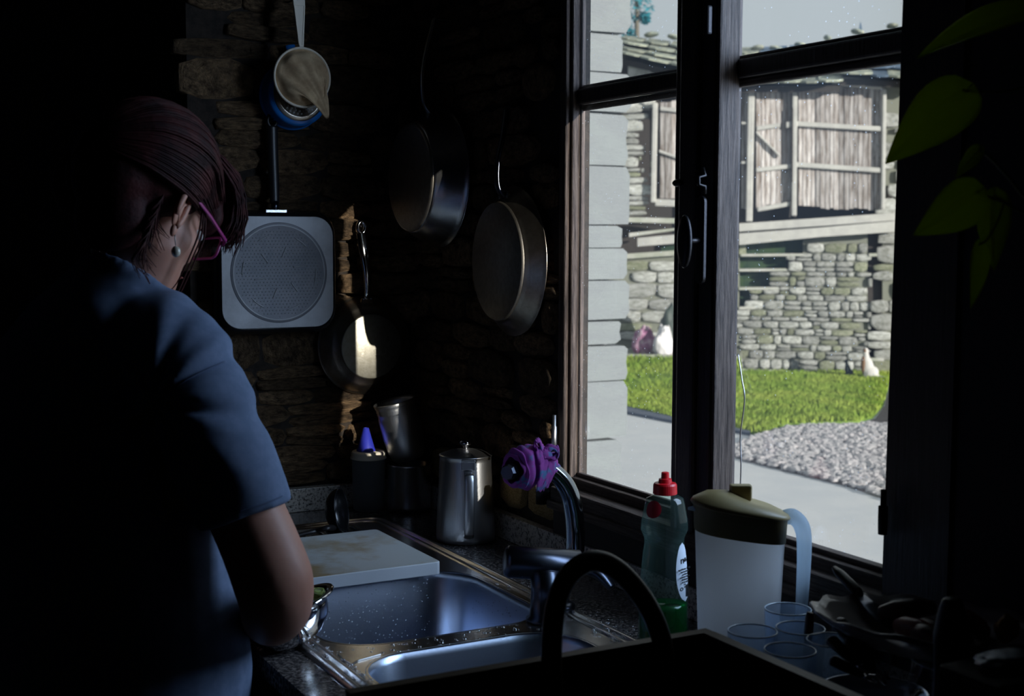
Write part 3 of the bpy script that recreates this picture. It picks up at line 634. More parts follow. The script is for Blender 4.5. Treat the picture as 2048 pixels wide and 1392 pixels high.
for i in range(-14, 15):
    for j in range(-16, 17):
        x, y = i*sp+(j % 2)*sp/2, j*sp*.866
        if math.hypot(x, y) < .096: bmesh.ops.create_icosphere(bm, subdivisions=1, radius=1, matrix=Matrix.Translation((x, y, .0378)) @ Matrix.Diagonal((.0013, .0013, .0012, 1)))
tag(obj('raised_dots', bm, M['dots'], gr), None, None, kind='stuff')
for k in range(6):
    a_ = k*PI/3+.25; bm = bmesh.new(); tube(bm, [(.034*math.cos(a_+.1), .034*math.sin(a_+.1), .0382), (.058*math.cos(a_), .058*math.sin(a_), .0382)], .0014, 8); obj('raised_bar', bm, M['griddle_alu'], gr)
    bm = bmesh.new(); tube(bm, [(.083*math.cos(a_+.5+q*.07), .083*math.sin(a_+.5+q*.07), .0382) for q in range(6)], .0013, 8); obj('raised_bar', bm, M['griddle_alu'], gr)
bm = bmesh.new(); box(bm, -.024, .024, hh-.004, hh+.004, .006, .022); obj('handle_bracket', bm, M['steel'], gr, bevel=.001)
bm = bmesh.new(); tube(bm, [(0, hh, .012), (0, hh+.022, .010)], .008, 16); obj('handle_neck', bm, M['darkchrome'], gr, smooth=True)
bm = bmesh.new(); tube(bm, spline([(0, hh+.018, .010), (0, hh+.06, .007), (-.001, hh+.13, .004), (-.002, hh+.185, .004)]), [.0105, .012, .0125, .0130], 16, flat=.7, up=(0, 0, 1)); obj('handle', bm, M['blackplastic'], gr, smooth=True)
bm = bmesh.new(); tube(bm, [(-.002+.010*math.cos(q*PI/8), hh+.196+.013*math.sin(q*PI/8), .004) for q in range(16)], .004, 8, closed=True); obj('hanging_eye', bm, M['blackplastic'], gr, smooth=True)
# steel frying pan, long handle catching the sun
fp = thing('frying_pan', 'small steel frying pan hanging bottom-out beside the griddle, sunlit long handle', 'frying pan', (1.158, 2.845, 1.272), RB)
bm = bmesh.new(); pan_body(bm, .112, .074, .042); obj('pan_body', bm, M['oldsteel'], fp, smooth=True)
bm = bmesh.new(); lathe(bm, [(0, .0447), (.071, .0447), (.0735, .0437), (.0745, .0405)], 72); bs = obj('base_disc', bm, M['satin_dimmed'], fp, smooth=True)
text_obj('stamped_marks', '18/10', .009, M['oldsteel'], bs, Matrix.Translation((-.022, -.012, .0450)) @ Matrix.Rotation(1.4, 4, 'Z'))
for (a_, b_) in ((.012, -.012), (.028, -.012)):
    bm = bmesh.new()
    for q in range(4):
        e = [(-.006, -.006), (.006, -.006), (.006, .006), (-.006, .006)]; tube(bm, [(a_+e[q][0], b_+e[q][1], .0448), (a_+e[(q+1) % 4][0], b_+e[(q+1) % 4][1], .0448)], .0005, 6)
    obj('stamped_square', bm, M['oldsteel'], bs)
bm = bmesh.new(); tube(bm, spline([(.002, .104, .014), (0, .122, .024), (-.004, .17, .030), (-.010, .22, .026), (-.012, .255, .018)]), [.010, .0085, .0095, .0125, .0135], 16, flat=.42, up=(0, 0, 1)); hd = obj('handle', bm, M['chrome'], fp, smooth=True)
bm = bmesh.new(); tube(bm, [(-.012+.0085*math.cos(q*PI/10), .268+.013*math.sin(q*PI/10), .016) for q in range(20)], .0048, 10, closed=True); obj('handle_eye', bm, M['chrome'], fp, smooth=True)
bm = bmesh.new(); prism(bm, [(-.017, .086), (.017, .086), (.013, .108), (-.013, .108)], .010, .020); obj('handle_plate', bm, M['chrome'], fp, bevel=.002)
# pans on the right wall
bp = thing('saute_pan', 'large deep steel saute pan hanging in shadow in the corner of the right wall', 'saute pan', (1.268, 2.682, 1.648), RR)
bm = bmesh.new(); pan_body(bm, .152, .120, .066, flare=1.2); obj('pan_body', bm, M['pot'], bp, smooth=True)
bm = bmesh.new(); lathe(bm, [(0, .0700), (.110, .0700), (.116, .0690), (.117, .0655)], 72); obj('base_disc', bm, M['satin'], bp, smooth=True)
bm = bmesh.new(); tube(bm, spline([(0, .140, .022), (.0, .165, .036), (.004, .23, .040), (.006, .29, .028), (.006, .345, .012)]), [.010, .0075, .0075, .010, .011], 14, flat=.5, up=(0, 0, 1)); obj('handle', bm, M['steel'], bp, smooth=True)
sp3 = thing('skillet', 'wide shallow steel skillet hanging nearest the window on the right wall', 'frying pan', (1.287, 2.372, 1.472), (PI/2, 0, -PI/2-.05))
bm = bmesh.new(); pan_body(bm, .150, .118, .034, flare=1.0); obj('pan_body', bm, M['oldsteel'], sp3, smooth=True)
bm = bmesh.new(); lathe(bm, [(0, .0375), (.1165, .0375), (.1185, .0365), (.1195, .0325)], 72); obj('base_disc', bm, M['satin'], sp3, smooth=True)
bm = bmesh.new(); prism(bm, rrect(-.022, .022, .118, .142, .010), .014, .022); obj('handle_plate', bm, M['steel'], sp3, bevel=.002)
bm = bmesh.new(); tube(bm, spline([(0, .128, .020), (.0, .150, .034), (-.004, .20, .032), (-.010, .25, .018), (-.010, .305, .010)]), [.011, .0085, .0085, .010, .0105], 14, flat=.5, up=(0, 0, 1)); obj('handle', bm, M['darkchrome'], sp3, smooth=True)
# blue saucepan behind, cream strainer in front
bl = thing('saucepan', 'small bright blue saucepan with dotted steel base hanging behind the cloth strainer', 'saucepan', (.990, 2.845, 1.826), RB)
bm = bmesh.new(); pan_body(bm, .0725, .066, .050, flare=1.0); obj('pan_body', bm, M['blueenamel'], bl, smooth=True)
bm = bmesh.new(); lathe(bm, [(0, .0520), (.046, .0520), (.0475, .0530), (.0505, .0530), (.052, .0520), (.056, .0525), (.0575, .050)], 64); obj('base_disc', bm, M['oldsteel'], bl, smooth=True)
bm = bmesh.new()
for rr_, nn in ((.042, 30), (.036, 24), (.030, 20), (.024, 16)):
    for k in range(nn):
        c_ = (rr_*math.cos(2*PI*k/nn), rr_*math.sin(2*PI*k/nn)); lathe(bm, [(.0012, .0518), (.0014, .0528), (.0021, .0528), (.0023, .0518)], 8, Matrix.Translation((*c_, 0)))
tag(obj('base_dimples', bm, M['griddle_alu'], bl), None, None, kind='stuff')
bm = bmesh.new(); tube(bm, spline([(0, .068, .012), (-.002, .085, .016), (-.006, .108, .010)]), [.012, .010, .012], 12, flat=.5, up=(0, 0, 1)); obj('handle', bm, M['blueenamel'], bl, smooth=True)
st = thing('coffee_strainer', 'cream plastic ring strainer holding a coffee-brown cloth filter, hanging topmost', 'strainer', (.984, 2.765, 1.858), RB)
bm = bmesh.new(); lathe(bm, [(.0595, .0), (.0625, .001), (.0645, .006), (.0635, .010), (.0605, .010), (.0585, .006)], 64, closed=True); obj('ring', bm, M['cream'], st, smooth=True)
bm = bmesh.new(); prism(bm, [(-.005, .062), (.005, .062), (.0125, .150), (.0125, .166), (.008, .174), (-.010, .174), (-.0145, .166), (-.014, .150)], -.001, .006)
for v in bm.verts: v.co.x -= (v.co.y-.062)*.04
obj('handle', bm, M['cream'], st, bevel=.0015)
bm = bmesh.new(); tube(bm, [(-.006, .068, .0062), (-.016, .150, .0062), (.006, .150, .0062), (.001, .068, .0062)], .0010, 6); obj('handle_groove', bm, M['cream'], st)
bm = bmesh.new(); tube(bm, [(-.0055+.0095*math.cos(q*PI/10), .170+.0095*math.sin(q*PI/10), .003) for q in range(20)], .0035, 8, closed=True); obj('handle_eye', bm, M['cream'], st, smooth=True)
# cloth: bag pushed out through the ring, its tip hanging over the rim to the lower right
def cloth_grid():
    bm = bmesh.new(); NR, NS = 22, 56; rows = []
    tip = Vector((.050, -.082, .022))
    for i in range(NR):
        f = i/(NR-1); row = []
        for k in range(NS):
            a = 2*PI*k/NS; r = .0605*(1-f*.55)
            d = Vector((math.cos(a), math.sin(a), 0))
            p = d*r; fold = .006*math.sin(a*3+f*4)+.0035*math.sin(a*7-f*6)
            p.z = .004 + .030*math.sin(f*PI*.5) + fold*min(1, f*3)
            g = max(0, f-.35)/.65; axis = tip*g*1.0
            w_ = .034*(1-g)+.0045*g
            q = Vector((axis.x + d.x*w_*.9 + d.y*w_*.25, axis.y + d.y*w_*.9, .020+.016*math.sin(g*PI)+.012*(1 if d.dot(Vector((.4, .5, 0))) > 0 else .4)*w_/.034 + fold*.7*(1-g)))
            t = min(1, g*1.6); t = t*t*(3-2*t)
            row.append(bm.verts.new(p.lerp(q, t)))
        rows.append(row)
    for a_, b_ in zip(rows, rows[1:]):
        for k in range(NS): bm.faces.new((a_[k], a_[(k+1) % NS], b_[(k+1) % NS], b_[k]))
    bm.faces.new(rows[-1]); return bm
obj('cloth_filter', cloth_grid(), M['cloth'], st, smooth=True, solid=.0015)
for p_, d_, l_ in (((.942, YB-.005, 1.773), (0, -1, 0), 'small dark hook in the wall holding the griddle'), ((1.146, YB-.005, 1.543), (0, -1, 0), 'small dark hook in the wall holding the sunlit frying pan'),
                   ((.984, YB-.005, 2.028), (0, -3.4, 0), 'long dark hook in the wall holding the cloth strainer'), ((XW-.005, 2.676, 1.992), (-1, 0, 0), 'small dark hook holding the large pan in the corner'),
                   ((XW-.005, 2.357, 1.778), (-1, 0, 0), 'small dark hook holding the skillet near the window'), ((.985, YB-.005, 1.935), (0, -.5, 0), 'small dark hook behind the strainer handle, holding the blue saucepan')):
    tag(nail(p_, d_), l_, 'hook')

# ---------------------------------------------------------------- back of the counter
jr = thing('storage_jar', 'clear plastic canister with cream lid beside the steel pots in the corner', 'jar', (1.145, 2.793, .901))
bm = bmesh.new(); lathe(bm, [(0, 0), (.030, 0), (.035, .004), (.036, .02), (.0375, .118), (.0365, .119), (.0345, .02), (.033, .006), (0, .004)], 40); obj('jar_body', bm, M['jar'], jr, smooth=True)
bm = bmesh.new(); lathe(bm, [(0, .135), (.036, .135), (.039, .131), (.0395, .122), (.041, .121), (.041, .118), (.038, .117), (0, .117)], 40); obj('lid', bm, M['cream'], jr, smooth=True)
fn = thing('funnel', 'pointed blue plastic cone standing on the jar lid', 'cone', (1.139, 2.792, 1.0365))
bm = bmesh.new(); lathe(bm, [(.0215, 0), (.0215, .003), (.0190, .008), (.0065, .052), (.0050, .053), (.0040, .052), (.018, .006), (.019, 0)], 32, closed=True); obj('cone', bm, M['bluecone'], fn, smooth=True)
bg_ = bmesh.new(); rnd = random.Random(4)
bmesh.ops.create_icosphere(bg_, subdivisions=3, radius=.017)
for v in bg_.verts:
    n_ = noise.noise(v.co*70)*.010; v.co = v.co*(1+n_*60*.6) ; v.co.x *= .8; v.co.y *= .8; v.co.z *= 1.5
lo = min(v.co.z for v in bg_.verts)
for v in bg_.verts: v.co.z -= lo
tag(obj('plastic_bag', bg_, M['bag'], None, loc=(1.175, 2.745, .901)), 'crumpled clear film leaning against the jar', 'film')
pt = thing('steel_pot', 'straight sided polished steel pot in the corner beneath the tilted cup', 'pot', (1.228, 2.752, .901)); pt.scale = (.93, .93, 1)
bm = bmesh.new(); lathe(bm, [(0, 0), (.048, 0), (.052, .004), (.053, .012), (.053, .103), (.0545, .105), (.053, .1065), (.0505, .104), (.0505, .008), (0, .004)], 56); obj('pot_body', bm, M['pot'], pt, smooth=True)
cp = thing('steel_cup', 'tall scuffed aluminium cup with ribbed lip, tilted on top of the steel pot', 'cup', (1.227, 2.752, 1.0180), (math.radians(3), math.radians(-14), math.radians(-25)))
bm = bmesh.new(); lathe(bm, [(0, 0), (.030, 0), (.037, .006), (.0425, .022), (.0455, .055), (.0455, .10), (.0440, .112), (.0455, .114), (.0440, .117), (.0458, .120), (.0445, .123), (.0460, .128), (.0480, .136), (.0470, .1375), (.0445, .130), (.043, .11), (.0435, .055), (.040, .022), (.03, .006), (0, .004)], 56); obj('cup_body', bm, M['cup'], cp, smooth=True)
pc = thing('steel_pitcher', 'lidded satin steel pitcher with flat handle standing on the worktop behind the sink', 'pitcher', (1.208, 2.425, .901))
bm = bmesh.new(); lathe(bm, [(0, 0), (.056, 0), (.0595, .003), (.0605, .010), (.0600, .03), (.0535, .165), (.0525, .174), (.0535, .175), (.0515, .176), (.0505, .165), (.057, .03), (.056, .006), (0, .004)], 64); obj('pitcher_body', bm, M['pitcher'], pc, smooth=True)
bm = bmesh.new(); lathe(bm, [(0, .189), (.015, .188), (.035, .184), (.050, .178), (.0545, .1765), (.0545, .1745), (.0500, .1745), (0, .180)], 64); ld = obj('lid', bm, M['pitcher'], pc, smooth=True)
bm = bmesh.new(); lathe(bm, [(0, .206), (.009, .2055), (.0125, .201), (.011, .197), (.006, .195), (.0055, .187)], 32); obj('knob', bm, M['chrome'], ld, smooth=True)
hdir = Vector((-.36, -.933, 0)); hs = Vector((.933, -.36, 0)); hm = Matrix(((hs.x, hdir.x, 0, 0), (hs.y, hdir.y, 0, 0), (0, 0, 1, 0), (0, 0, 0, 1)))
bm = bmesh.new(); tube(bm, [(0, .050, .150), (0, .066, .150), (0, .078, .146), (0, .082, .134), (0, .083, .045), (0, .080, .028), (0, .072, .020), (0, .058, .018)], .010, 10, flat=.28, mtx=hm); obj('handle', bm, M['pitcher'], pc, bevel=.001, smooth=True)
bm = bmesh.new(); box(bm, -.013, .013, .049, .060, .154, .170, hm); tube(bm, [(-.014, .057, .172), (.014, .057, .172)], .0035, 12, mtx=hm); obj('lid_hinge', bm, M['pitcher'], pc, bevel=.001)
bm = bmesh.new(); tube(bm, [(0, -.048, .150), (0, -.058, .158), (0, -.070, .176)], [.016, .012, .007], 14, flat=.8, mtx=hm); obj('spout', bm, M['pitcher'], pc, smooth=True)

ldl = thing('ladle', 'black ladle resting on the drainer with its bowl turned to the window', 'ladle')
lc = on(683, 1022, 'y', 2.615); nrm_ = (Vector((.62, -.62, .12))).normalized()
lm = Matrix.Translation(lc) @ nrm_.to_track_quat('Z', 'Y').to_matrix().to_4x4()
bm = bmesh.new(); pr = [(.047*math.cos(t_), -.034*math.sin(t_)) for t_ in [k*PI/2/8 for k in range(9)]]
lathe(bm, [(.0475, .001)]+pr[:-1]+[(0, -.034)], 40, lm @ Matrix.Diagonal((.72, 1.0, 1, 1))); obj('ladle_bowl', bm, M['blackenamel'], ldl, smooth=True, solid=.0025)
bm = bmesh.new(); pts_ = [lc+Vector((-.018, .008, -.036)), on(655, 1056, 'z', .925), on(630, 1062, 'z', .918), on(590, 1072, 'z', .916), on(540, 1085, 'z', .915)]
tube(bm, spline(pts_), [.012, .010, .008, .008, .009], 12, flat=.6); obj('handle', bm, M['blackplastic'], ldl, smooth=True)

# ---------------------------------------------------------------- bottle
bt = thing('soap_bottle', 'clear washing-up bottle with red cap and a little green liquid beside the tap', 'bottle', (1.163, 1.655, .901), (0, 0, -.35)); bt.scale = (1, 1, .945)
prof = [(.0345, 0), (.0385, .003), (.0395, .015), (.0385, .06), (.0355, .12), (.0325, .155), (.0305, .168), (.031, .176), (.0365, .190), (.0355, .205), (.031, .230), (.0285, .240), (.021, .2445), (.0165, .246), (.0160, .2515)]
SYB = .74
bm = bmesh.new(); lathe(bm, [(0, 0)]+prof, 40, sy=SYB); obj('bottle_body', bm, M['soapbottle'], bt, smooth=True)
bm = bmesh.new(); lathe(bm, [(0, .002)]+[(r-.002, max(z, .002)) for r, z in prof[1:4]]+[(.0360, .068), (0, .068)], 40, sy=SYB); obj('liquid', bm, M['soap'], bt, smooth=True)
bm = bmesh.new(); lathe(bm, [(.0175, .247), (.0185, .248), (.0180, .262), (.0165, .265), (.0105, .266), (.0095, .272), (.0062, .273), (.0058, .282), (.0040, .283), (0, .283)], 32); obj('cap', bm, M['red'], bt, smooth=False)
def wrapped(name, fa, z0, z1, m, parent, a0, a1, off=.0006, ellp=True):
    """a label patch following the bottle profile"""
    bm = bmesh.new(); NA, NZ = 16, 20; rows = []
    def rad(z):
        for (r0, q0), (r1, q1) in zip(prof, prof[1:]):
            if q0 <= z <= q1: return r0+(r1-r0)*(z-q0)/(q1-q0)
        return .03
    for i in range(NZ+1):
        f = i/NZ; z = z0+(z1-z0)*f; hwid = math.sqrt(max(0, 1-(2*f-1)**2)) if ellp else 1; hwid = max(hwid, .02)
        row = []
        for k in range(NA+1):
            a = (a0+a1)/2 + (a1-a0)/2*hwid*(2*k/NA-1); r = rad(z)+off; row.append(bm.verts.new((r*math.cos(a), r*math.sin(a)*SYB, z)))
        rows.append(row)
    for a_, b_ in zip(rows, rows[1:]):
        for k in range(NA): bm.faces.new((a_[k], a_[k+1], b_[k+1], b_[k]))
    return obj(name, bm, m, parent, smooth=True)
AL = math.radians(-40)
lab = wrapped('back_label', 0, .075, .170, M['labelwhite'], bt, AL-.52, AL+.52)
wrapped('front_label', 0, .212, .240, M['labelred'], bt, math.radians(-160), math.radians(-110))
def on_label(z, a, off=.0012):
    for (r0, q0), (r1, q1) in zip(prof, prof[1:]):
        if q0 <= z <= q1: r = r0+(r1-r0)*(z-q0)/(q1-q0)
    p = Vector(((r+off)*math.cos(a), (r+off)*math.sin(a)*SYB, z)); nn = Vector((math.cos(a)*SYB, math.sin(a), 0)).normalized(); t = Vector((0, 0, 1)).cross(nn)
    return Matrix(((t.x, 0, nn.x, p.x), (t.y, 0, nn.y, p.y), (t.z, 1, nn.z, p.z), (0, 0, 0, 1)))
text_obj('printed_mark', 'n', .017, M['ink'], lab, on_label(.142, AL-.12)); text_obj('printed_mark', 'i&i', .010, M['ink'], lab, on_label(.142, AL+.14))
for k in range(8): text_obj('printed_line', ['ingredientes 5-15%', 'tensioactivos', 'perfume', 'mantener fuera', 'del alcance', 'de los ninos', '', ''][k] or '1 L', .0042, M['ink'], lab, on_label(.128-.0042*k, AL-.02+.02*(k % 3)))
for k in range(7):
    bm = bmesh.new(); box(bm, -.0004, .0004+.0004*(k % 2), -.010, .010, 0, .0002); bmesh.ops.transform(bm, matrix=on_label(.092, AL+.05+.045*k), verts=bm.verts[:]); obj('bar_code', bm, M['ink'], lab)
text_obj('printed_mark', 'O', .008, M['ink'], lab, on_label(.096, AL-.24))

# ---------------------------------------------------------------- jug
jg = thing('plastic_jug', 'tall milky plastic jug with mustard lid standing before the right window pane', 'jug')
jc = Vector((1.166, 1.476, .901)); jd = Vector((.879, -.477, 0)); jn = Vector((.477, .879, 0))   # long axis parallel to the lid
jm = Matrix(((jd.x, jn.x, 0, jc.x), (jd.y, jn.y, 0, jc.y), (0, 0, 1, jc.z), (0, 0, 0, 1))) @ Matrix.Diagonal((.95, .88, 1.085, 1))
JH = .236
def jug_ring(bm, lv):
    rows = []
    for (hx, hy, z, ox, dz) in lv:
        row = []
        for k in range(48):
            a = 2*PI*k/48; x = hx*math.copysign(abs(math.cos(a))**.75, math.cos(a)); y = hy*math.copysign(abs(math.sin(a))**.85, math.sin(a))
            row.append(bm.verts.new((x+ox, y, z+dz*(-(x/hx)))))
        rows.append(row)
    for a_, b_ in zip(rows, rows[1:]):
        for k in range(48): bm.faces.new((a_[k], a_[(k+1) % 48], b_[(k+1) % 48], b_[k]))
    return rows
bm = bmesh.new(); rows = jug_ring(bm, [(.054, .040, .0, 0, 0), (.057, .042, .004, 0, 0), (.066, .047, .195, 0, .006)]); bm.faces.new(rows[0][::-1]); bmesh.ops.transform(bm, matrix=jm, verts=bm.verts[:]); obj('jug_body', bm, M['jug'], jg, smooth=True)
bm = bmesh.new(); rows = jug_ring(bm, [(.0535, .0395, .002, 0, 0), (.0575, .0415, .050, 0, .004)]); bm.faces.new(rows[0][::-1]); bm.faces.new(rows[1]); bmesh.ops.transform(bm, matrix=jm, verts=bm.verts[:]); obj('drink', bm, M['juice'], jg, smooth=True)
bm = bmesh.new(); rows = jug_ring(bm, [(.0665, .0475, .190, 0, .008), (.0685, .049, .222, 0, .010), (.0700, .050, .2235, 0, .010)]); bmesh.ops.transform(bm, matrix=jm, verts=bm.verts[:]); obj('collar', bm, M['jugcollar'], jg, smooth=True, solid=.0015)
bm = bmesh.new(); rows = jug_ring(bm, [(.072, .051, .2225, 0, .010), (.0735, .052, .2245, 0, .010), (.070, .049, .229, 0, .010), (.05, .035, .2375, 0, .010), (.02, .015, .241, 0, .008)]); bm.faces.new(rows[-1]); bm.faces.new(rows[0][::-1]); bmesh.ops.transform(bm, matrix=jm, verts=bm.verts[:]); l_ = obj('lid', bm, M['juglid'], jg, smooth=True)
bm = bmesh.new(); prism(bm, rrect(-.016, .016, -.010, .010, .004, 3), .236, .256, jm); obj('lid_knob', bm, M['juglid'], l_, bevel=.002)
bm = bmesh.new(); prism(bm, [(-.068, -.012), (-.068, .012), (-.078, 0)], .2225, .2265, jm); obj('pour_lip', bm, M['jughandle'], jg, bevel=.001)
bm = bmesh.new(); tube(bm, spline([(.060, 0, .212), (.078, 0, .214), (.092, 0, .200), (.096, 0, .17), (.094, 0, .10), (.090, 0, .062)]), [.010, .012, .013, .012, .010, .007], 14, flat=.9, mtx=jm); obj('handle', bm, M['jughandle'], jg, smooth=True)

# ---------------------------------------------------------------- tumblers
def tumbler(loc, label, h=.1, r=.0335):
    t = thing('tumbler', label, 'glass', loc, group='cloudy tumblers beside the jug')
    bm = bmesh.new(); lathe(bm, [(0, 0), (r*.82, 0), (r*.86, .003), (r, h-.001), (r-.0006, h), (r-.0014, h-.001), (r*.83, .006), (0, .005)], 40); obj('glass_wall', bm, M['tumbler'], t, smooth=True)
    bm = bmesh.new(); tube(bm, [((r-.0007)*math.cos(k*2*PI/40), (r-.0007)*math.sin(k*2*PI/40), h) for k in range(40)], .0011, 6, closed=True); obj('rim', bm, M['tumblerrim'], t, smooth=True)
    return t
M['tumblerrim'] = mat('bright_glass_rim', (0.75, 0.88, 1.0), 0.1, spec=1.0)
for (px, py, l) in ((1576, 1218, 'empty cloudy tumbler just below the foot of the jug handle'), (1505, 1262, 'cloudy tumbler directly in front of the milky jug, leftmost of the group'),
                    (1601, 1256, 'cloudy tumbler in the middle of the group with a short dark handle standing in it'), (1580, 1300, 'front cloudy tumbler beside the corner of the dark box'),
                    (1664, 1280, 'cloudy tumbler partly behind the steel plate of dark handles')):
    p_ = on(px, py, 'z', 1.021); tumbler((p_.x, p_.y, .901), l, .12, .0318)
p_ = on(1603, 1256, 'z', 1.021); kn_ = thing('knife', 'short dark reddish handle standing in the middle tumbler', 'knife', (p_.x+.004, p_.y, .907), (.06, .02, 0))
bm = bmesh.new(); tube(bm, [(0, 0, .045), (0, 0, .128), (0, 0, .136)], [.006, .007, .005], 12, flat=.7); M['redhandle'] = mat('dark_red_handle', (.05, .008, .008), .4); obj('handle', bm, M['redhandle'], kn_, smooth=True)
bm = bmesh.new(); prism(bm, [(-.006, 0), (.002, 0), (.006, .046), (-.006, .046)], -.0006, .0006, Matrix.Rotation(PI/2, 4, 'X')); obj('blade', bm, M['steel'], kn_)
# glass bowl with small glass inside
def glass_bowl(name, label, c, R, h, m, foot=.5, seg=56):
    t = thing(name, label, 'bowl', c)
    pr = [(0, 0), (R*foot, 0), (R*(foot+.08), .004)] + [(R*(foot+.08)+(R-R*(foot+.08))*math.sin(k/6*PI/2)**.9, .004+(h-.004)*(1-math.cos(k/6*PI/2))) for k in range(1, 7)]
    pr += [(R+.001, h+.001)] + [(r-.003, z+.003) for r, z in pr[::-1][:-2]] + [(0, .004)]
    bm = bmesh.new(); lathe(bm, pr, seg); obj('bowl_wall', bm, m, t, smooth=True)
    bm = bmesh.new(); tube(bm, [((R-.0003)*math.cos(k*2*PI/48), (R-.0003)*math.sin(k*2*PI/48), h) for k in range(48)], .0014, 6, closed=True); obj('rim', bm, M['tumblerrim'], t, smooth=True)
    return t
p_ = on(1712, 1226, 'z', .985); glass_bowl('glass_bowl', 'small clear glass bowl holding a little glass, behind the tumblers', (1.232, 1.300, .901), .042, .120, M['clearglass'], .6)
t_ = thing('small_glass', 'small clear glass standing inside the glass bowl', 'glass', (1.236, 1.297, .956)); bm = bmesh.new(); lathe(bm, [(0, 0), (.020, 0), (.026, .062), (.0245, .062), (.019, .003), (0, .003)], 32); obj('glass_wall', bm, M['clearglass'], t_, smooth=True)

# ---------------------------------------------------------------- serving dishes at the right
# glass bowl carrying the shallow scalloped dish
glass_bowl('glass_bowl', 'large clear glass bowl under the scalloped serving dish', (1.205, 1.085, .901), .075, .135, M['clearglass'], .35)
dsh = thing('serving_dish', 'shallow grey dish with scalloped glassy edge holding dark sausage', 'dish', (1.166, 1.115, 1.042), (math.radians(-2), math.radians(2), .3))
bm = bmesh.new(); NR = 10; seg = 96; rows = []
for i in range(NR+1):
    f = i/NR; row = []
    for k in range(seg):
        a = 2*PI*k/seg; r = .04+(.092)*f; r *= 1+.018*f*f*math.sin(a*14); z = .038*f**2.0+.002*f*math.sin(a*14)
        row.append(bm.verts.new((r*1.0*math.cos(a)*.80, r*math.sin(a)*1.12, z)))
    rows.append(row)
bm.faces.new(rows[0][::-1])
for a_, b_ in zip(rows, rows[1:]):
    for k in range(seg): bm.faces.new((a_[k], a_[(k+1) % seg], b_[(k+1) % seg], b_[k]))
obj('dish_body', bm, M['glazed'], dsh, smooth=True, solid=.003)
rnd = random.Random(2)
for k in range(9):
    a = rnd.uniform(0, 6.28); r = rnd.uniform(.01, .075); bm = bmesh.new(); q = rnd.uniform(0, 3.1)
    L2 = rnd.uniform(.022, .035); tube(bm, spline([(-L2, 0, 0), (-L2*.3, .006, .004), (L2*.4, .004, .003), (L2, -.004, 0)]), [.008, .013, .013, .008], 12)
    o = obj('sausage', bm, M['darkfood'] if k % 3 else M['meat'], None, smooth=True, loc=(1.166+r*math.cos(a)*.7, 1.115+r*math.sin(a)*.95, 1.062+.010*(k % 2)), rot=(0, rnd.uniform(-.2, .2), q))
    tag(o, 'piece of dark sausage on the scalloped dish' if k % 3 else 'piece of reddish cured meat on the scalloped dish', 'sausage' if k % 3 else 'meat', 'dark sausage pieces on the dish' if k % 3 else 'reddish meat pieces on the dish')
sp_ = thing('serving_knife', 'dark handled knife leaning out over the left edge of the scalloped dish', 'knife'); a, b = on(1668, 1135, 'y', 1.30), on(1790, 1262, 'y', 1.18)
bm = bmesh.new(); tube(bm, [a, a.lerp(b, .1), a.lerp(b, .38), a.lerp(b, .45)], [.004, .0075, .0085, .005], 12, flat=.7); obj('handle', bm, M['blackplastic'], sp_, smooth=True)
bm = bmesh.new(); tube(bm, [a.lerp(b, .45), a.lerp(b, .62), a.lerp(b, .8), b], [.006, .013, .014, .003], 12, flat=.14); obj('blade', bm, M['darkchrome'], sp_, smooth=True)
# steel plate on a foot with dark cutlery handles
PC = Vector((1.11, 1.148, .901))
ps = thing('steel_dish', 'shiny footed steel dish in the foreground holding dark cutlery handles', 'dish', PC)
bm = bmesh.new(); lathe(bm, [(0, 0), (.040, 0), (.042, .003), (.018, .015), (.014, .045), (.020, .062), (.050, .072), (.056, .080), (.0605, .086), (.0635, .089), (.064, .0915), (.062, .091), (.059, .088), (.054, .083), (.047, .075), (0, .070)], 64); obj('dish_body', bm, M['chrome'], ps, smooth=True)
for k, (p0, p1, l_) in enumerate((((1680, 1248), (1745, 1322), 'thick dark cutlery handle rising from the steel dish, tallest of the pile'), ((1664, 1282), (1712, 1325), 'dark cutlery handle at the left rim of the steel dish'), ((1668, 1322), (1725, 1350), 'lowest dark cutlery handle lying across the steel dish'), ((1700, 1282), (1748, 1340), 'dark cutlery handle in the middle of the steel dish'))):
    a = on(*p0, 'y', 1.19-.012*k); b = on(*p1, 'y', 1.15-.008*k); b.z = max(b.z, .993); a.z = max(a.z, 1.0); t = thing('cutlery', l_, 'cutlery', a)
    bm = bmesh.new(); d_ = b-a; R_ = .0115 if k == 0 else .0085; tube(bm, [d_*-.12, d_*-.06, Vector((0, 0, 0)), d_*.6, d_], [R_*.5, R_*.85, R_, R_*.9, R_*.6], 14, flat=.8); obj('handle', bm, M['blackplastic'], t, smooth=True)
    bm = bmesh.new(); tube(bm, [d_, d_*1.25, d_*1.5], [.003, .006, .004], 10, flat=.3); obj('metal_end', bm, M['chrome'], t, smooth=True)
# dark pan standing near, its handle pointing up
hp = thing('upright_pan', 'dark out-of-focus pan with thick rounded handle standing straight up', 'pan', (1.03, .955, .901))
bm = bmesh.new(); lathe(bm, [(0, 0), (.040, 0), (.046, .010), (.050, .05), (.052, .052), (.048, .05), (.043, .012), (0, .006)], 40); obj('pan_body', bm, M['blackenamel'], hp, smooth=True)
a = dep(1905, 1195, 1.36)-hp.location; bm = bmesh.new(); tube(bm, spline([Vector((0, .045, .04)), Vector((a.x, a.y+.01, .12)), a-Vector((0, 0, .10)), a-Vector((0, 0, .04)), a-Vector((0, 0, .006)), a]), [.008, .012, .017, .018, .011, .004], 20); obj('handle', bm, M['blackplastic'], hp, smooth=True)
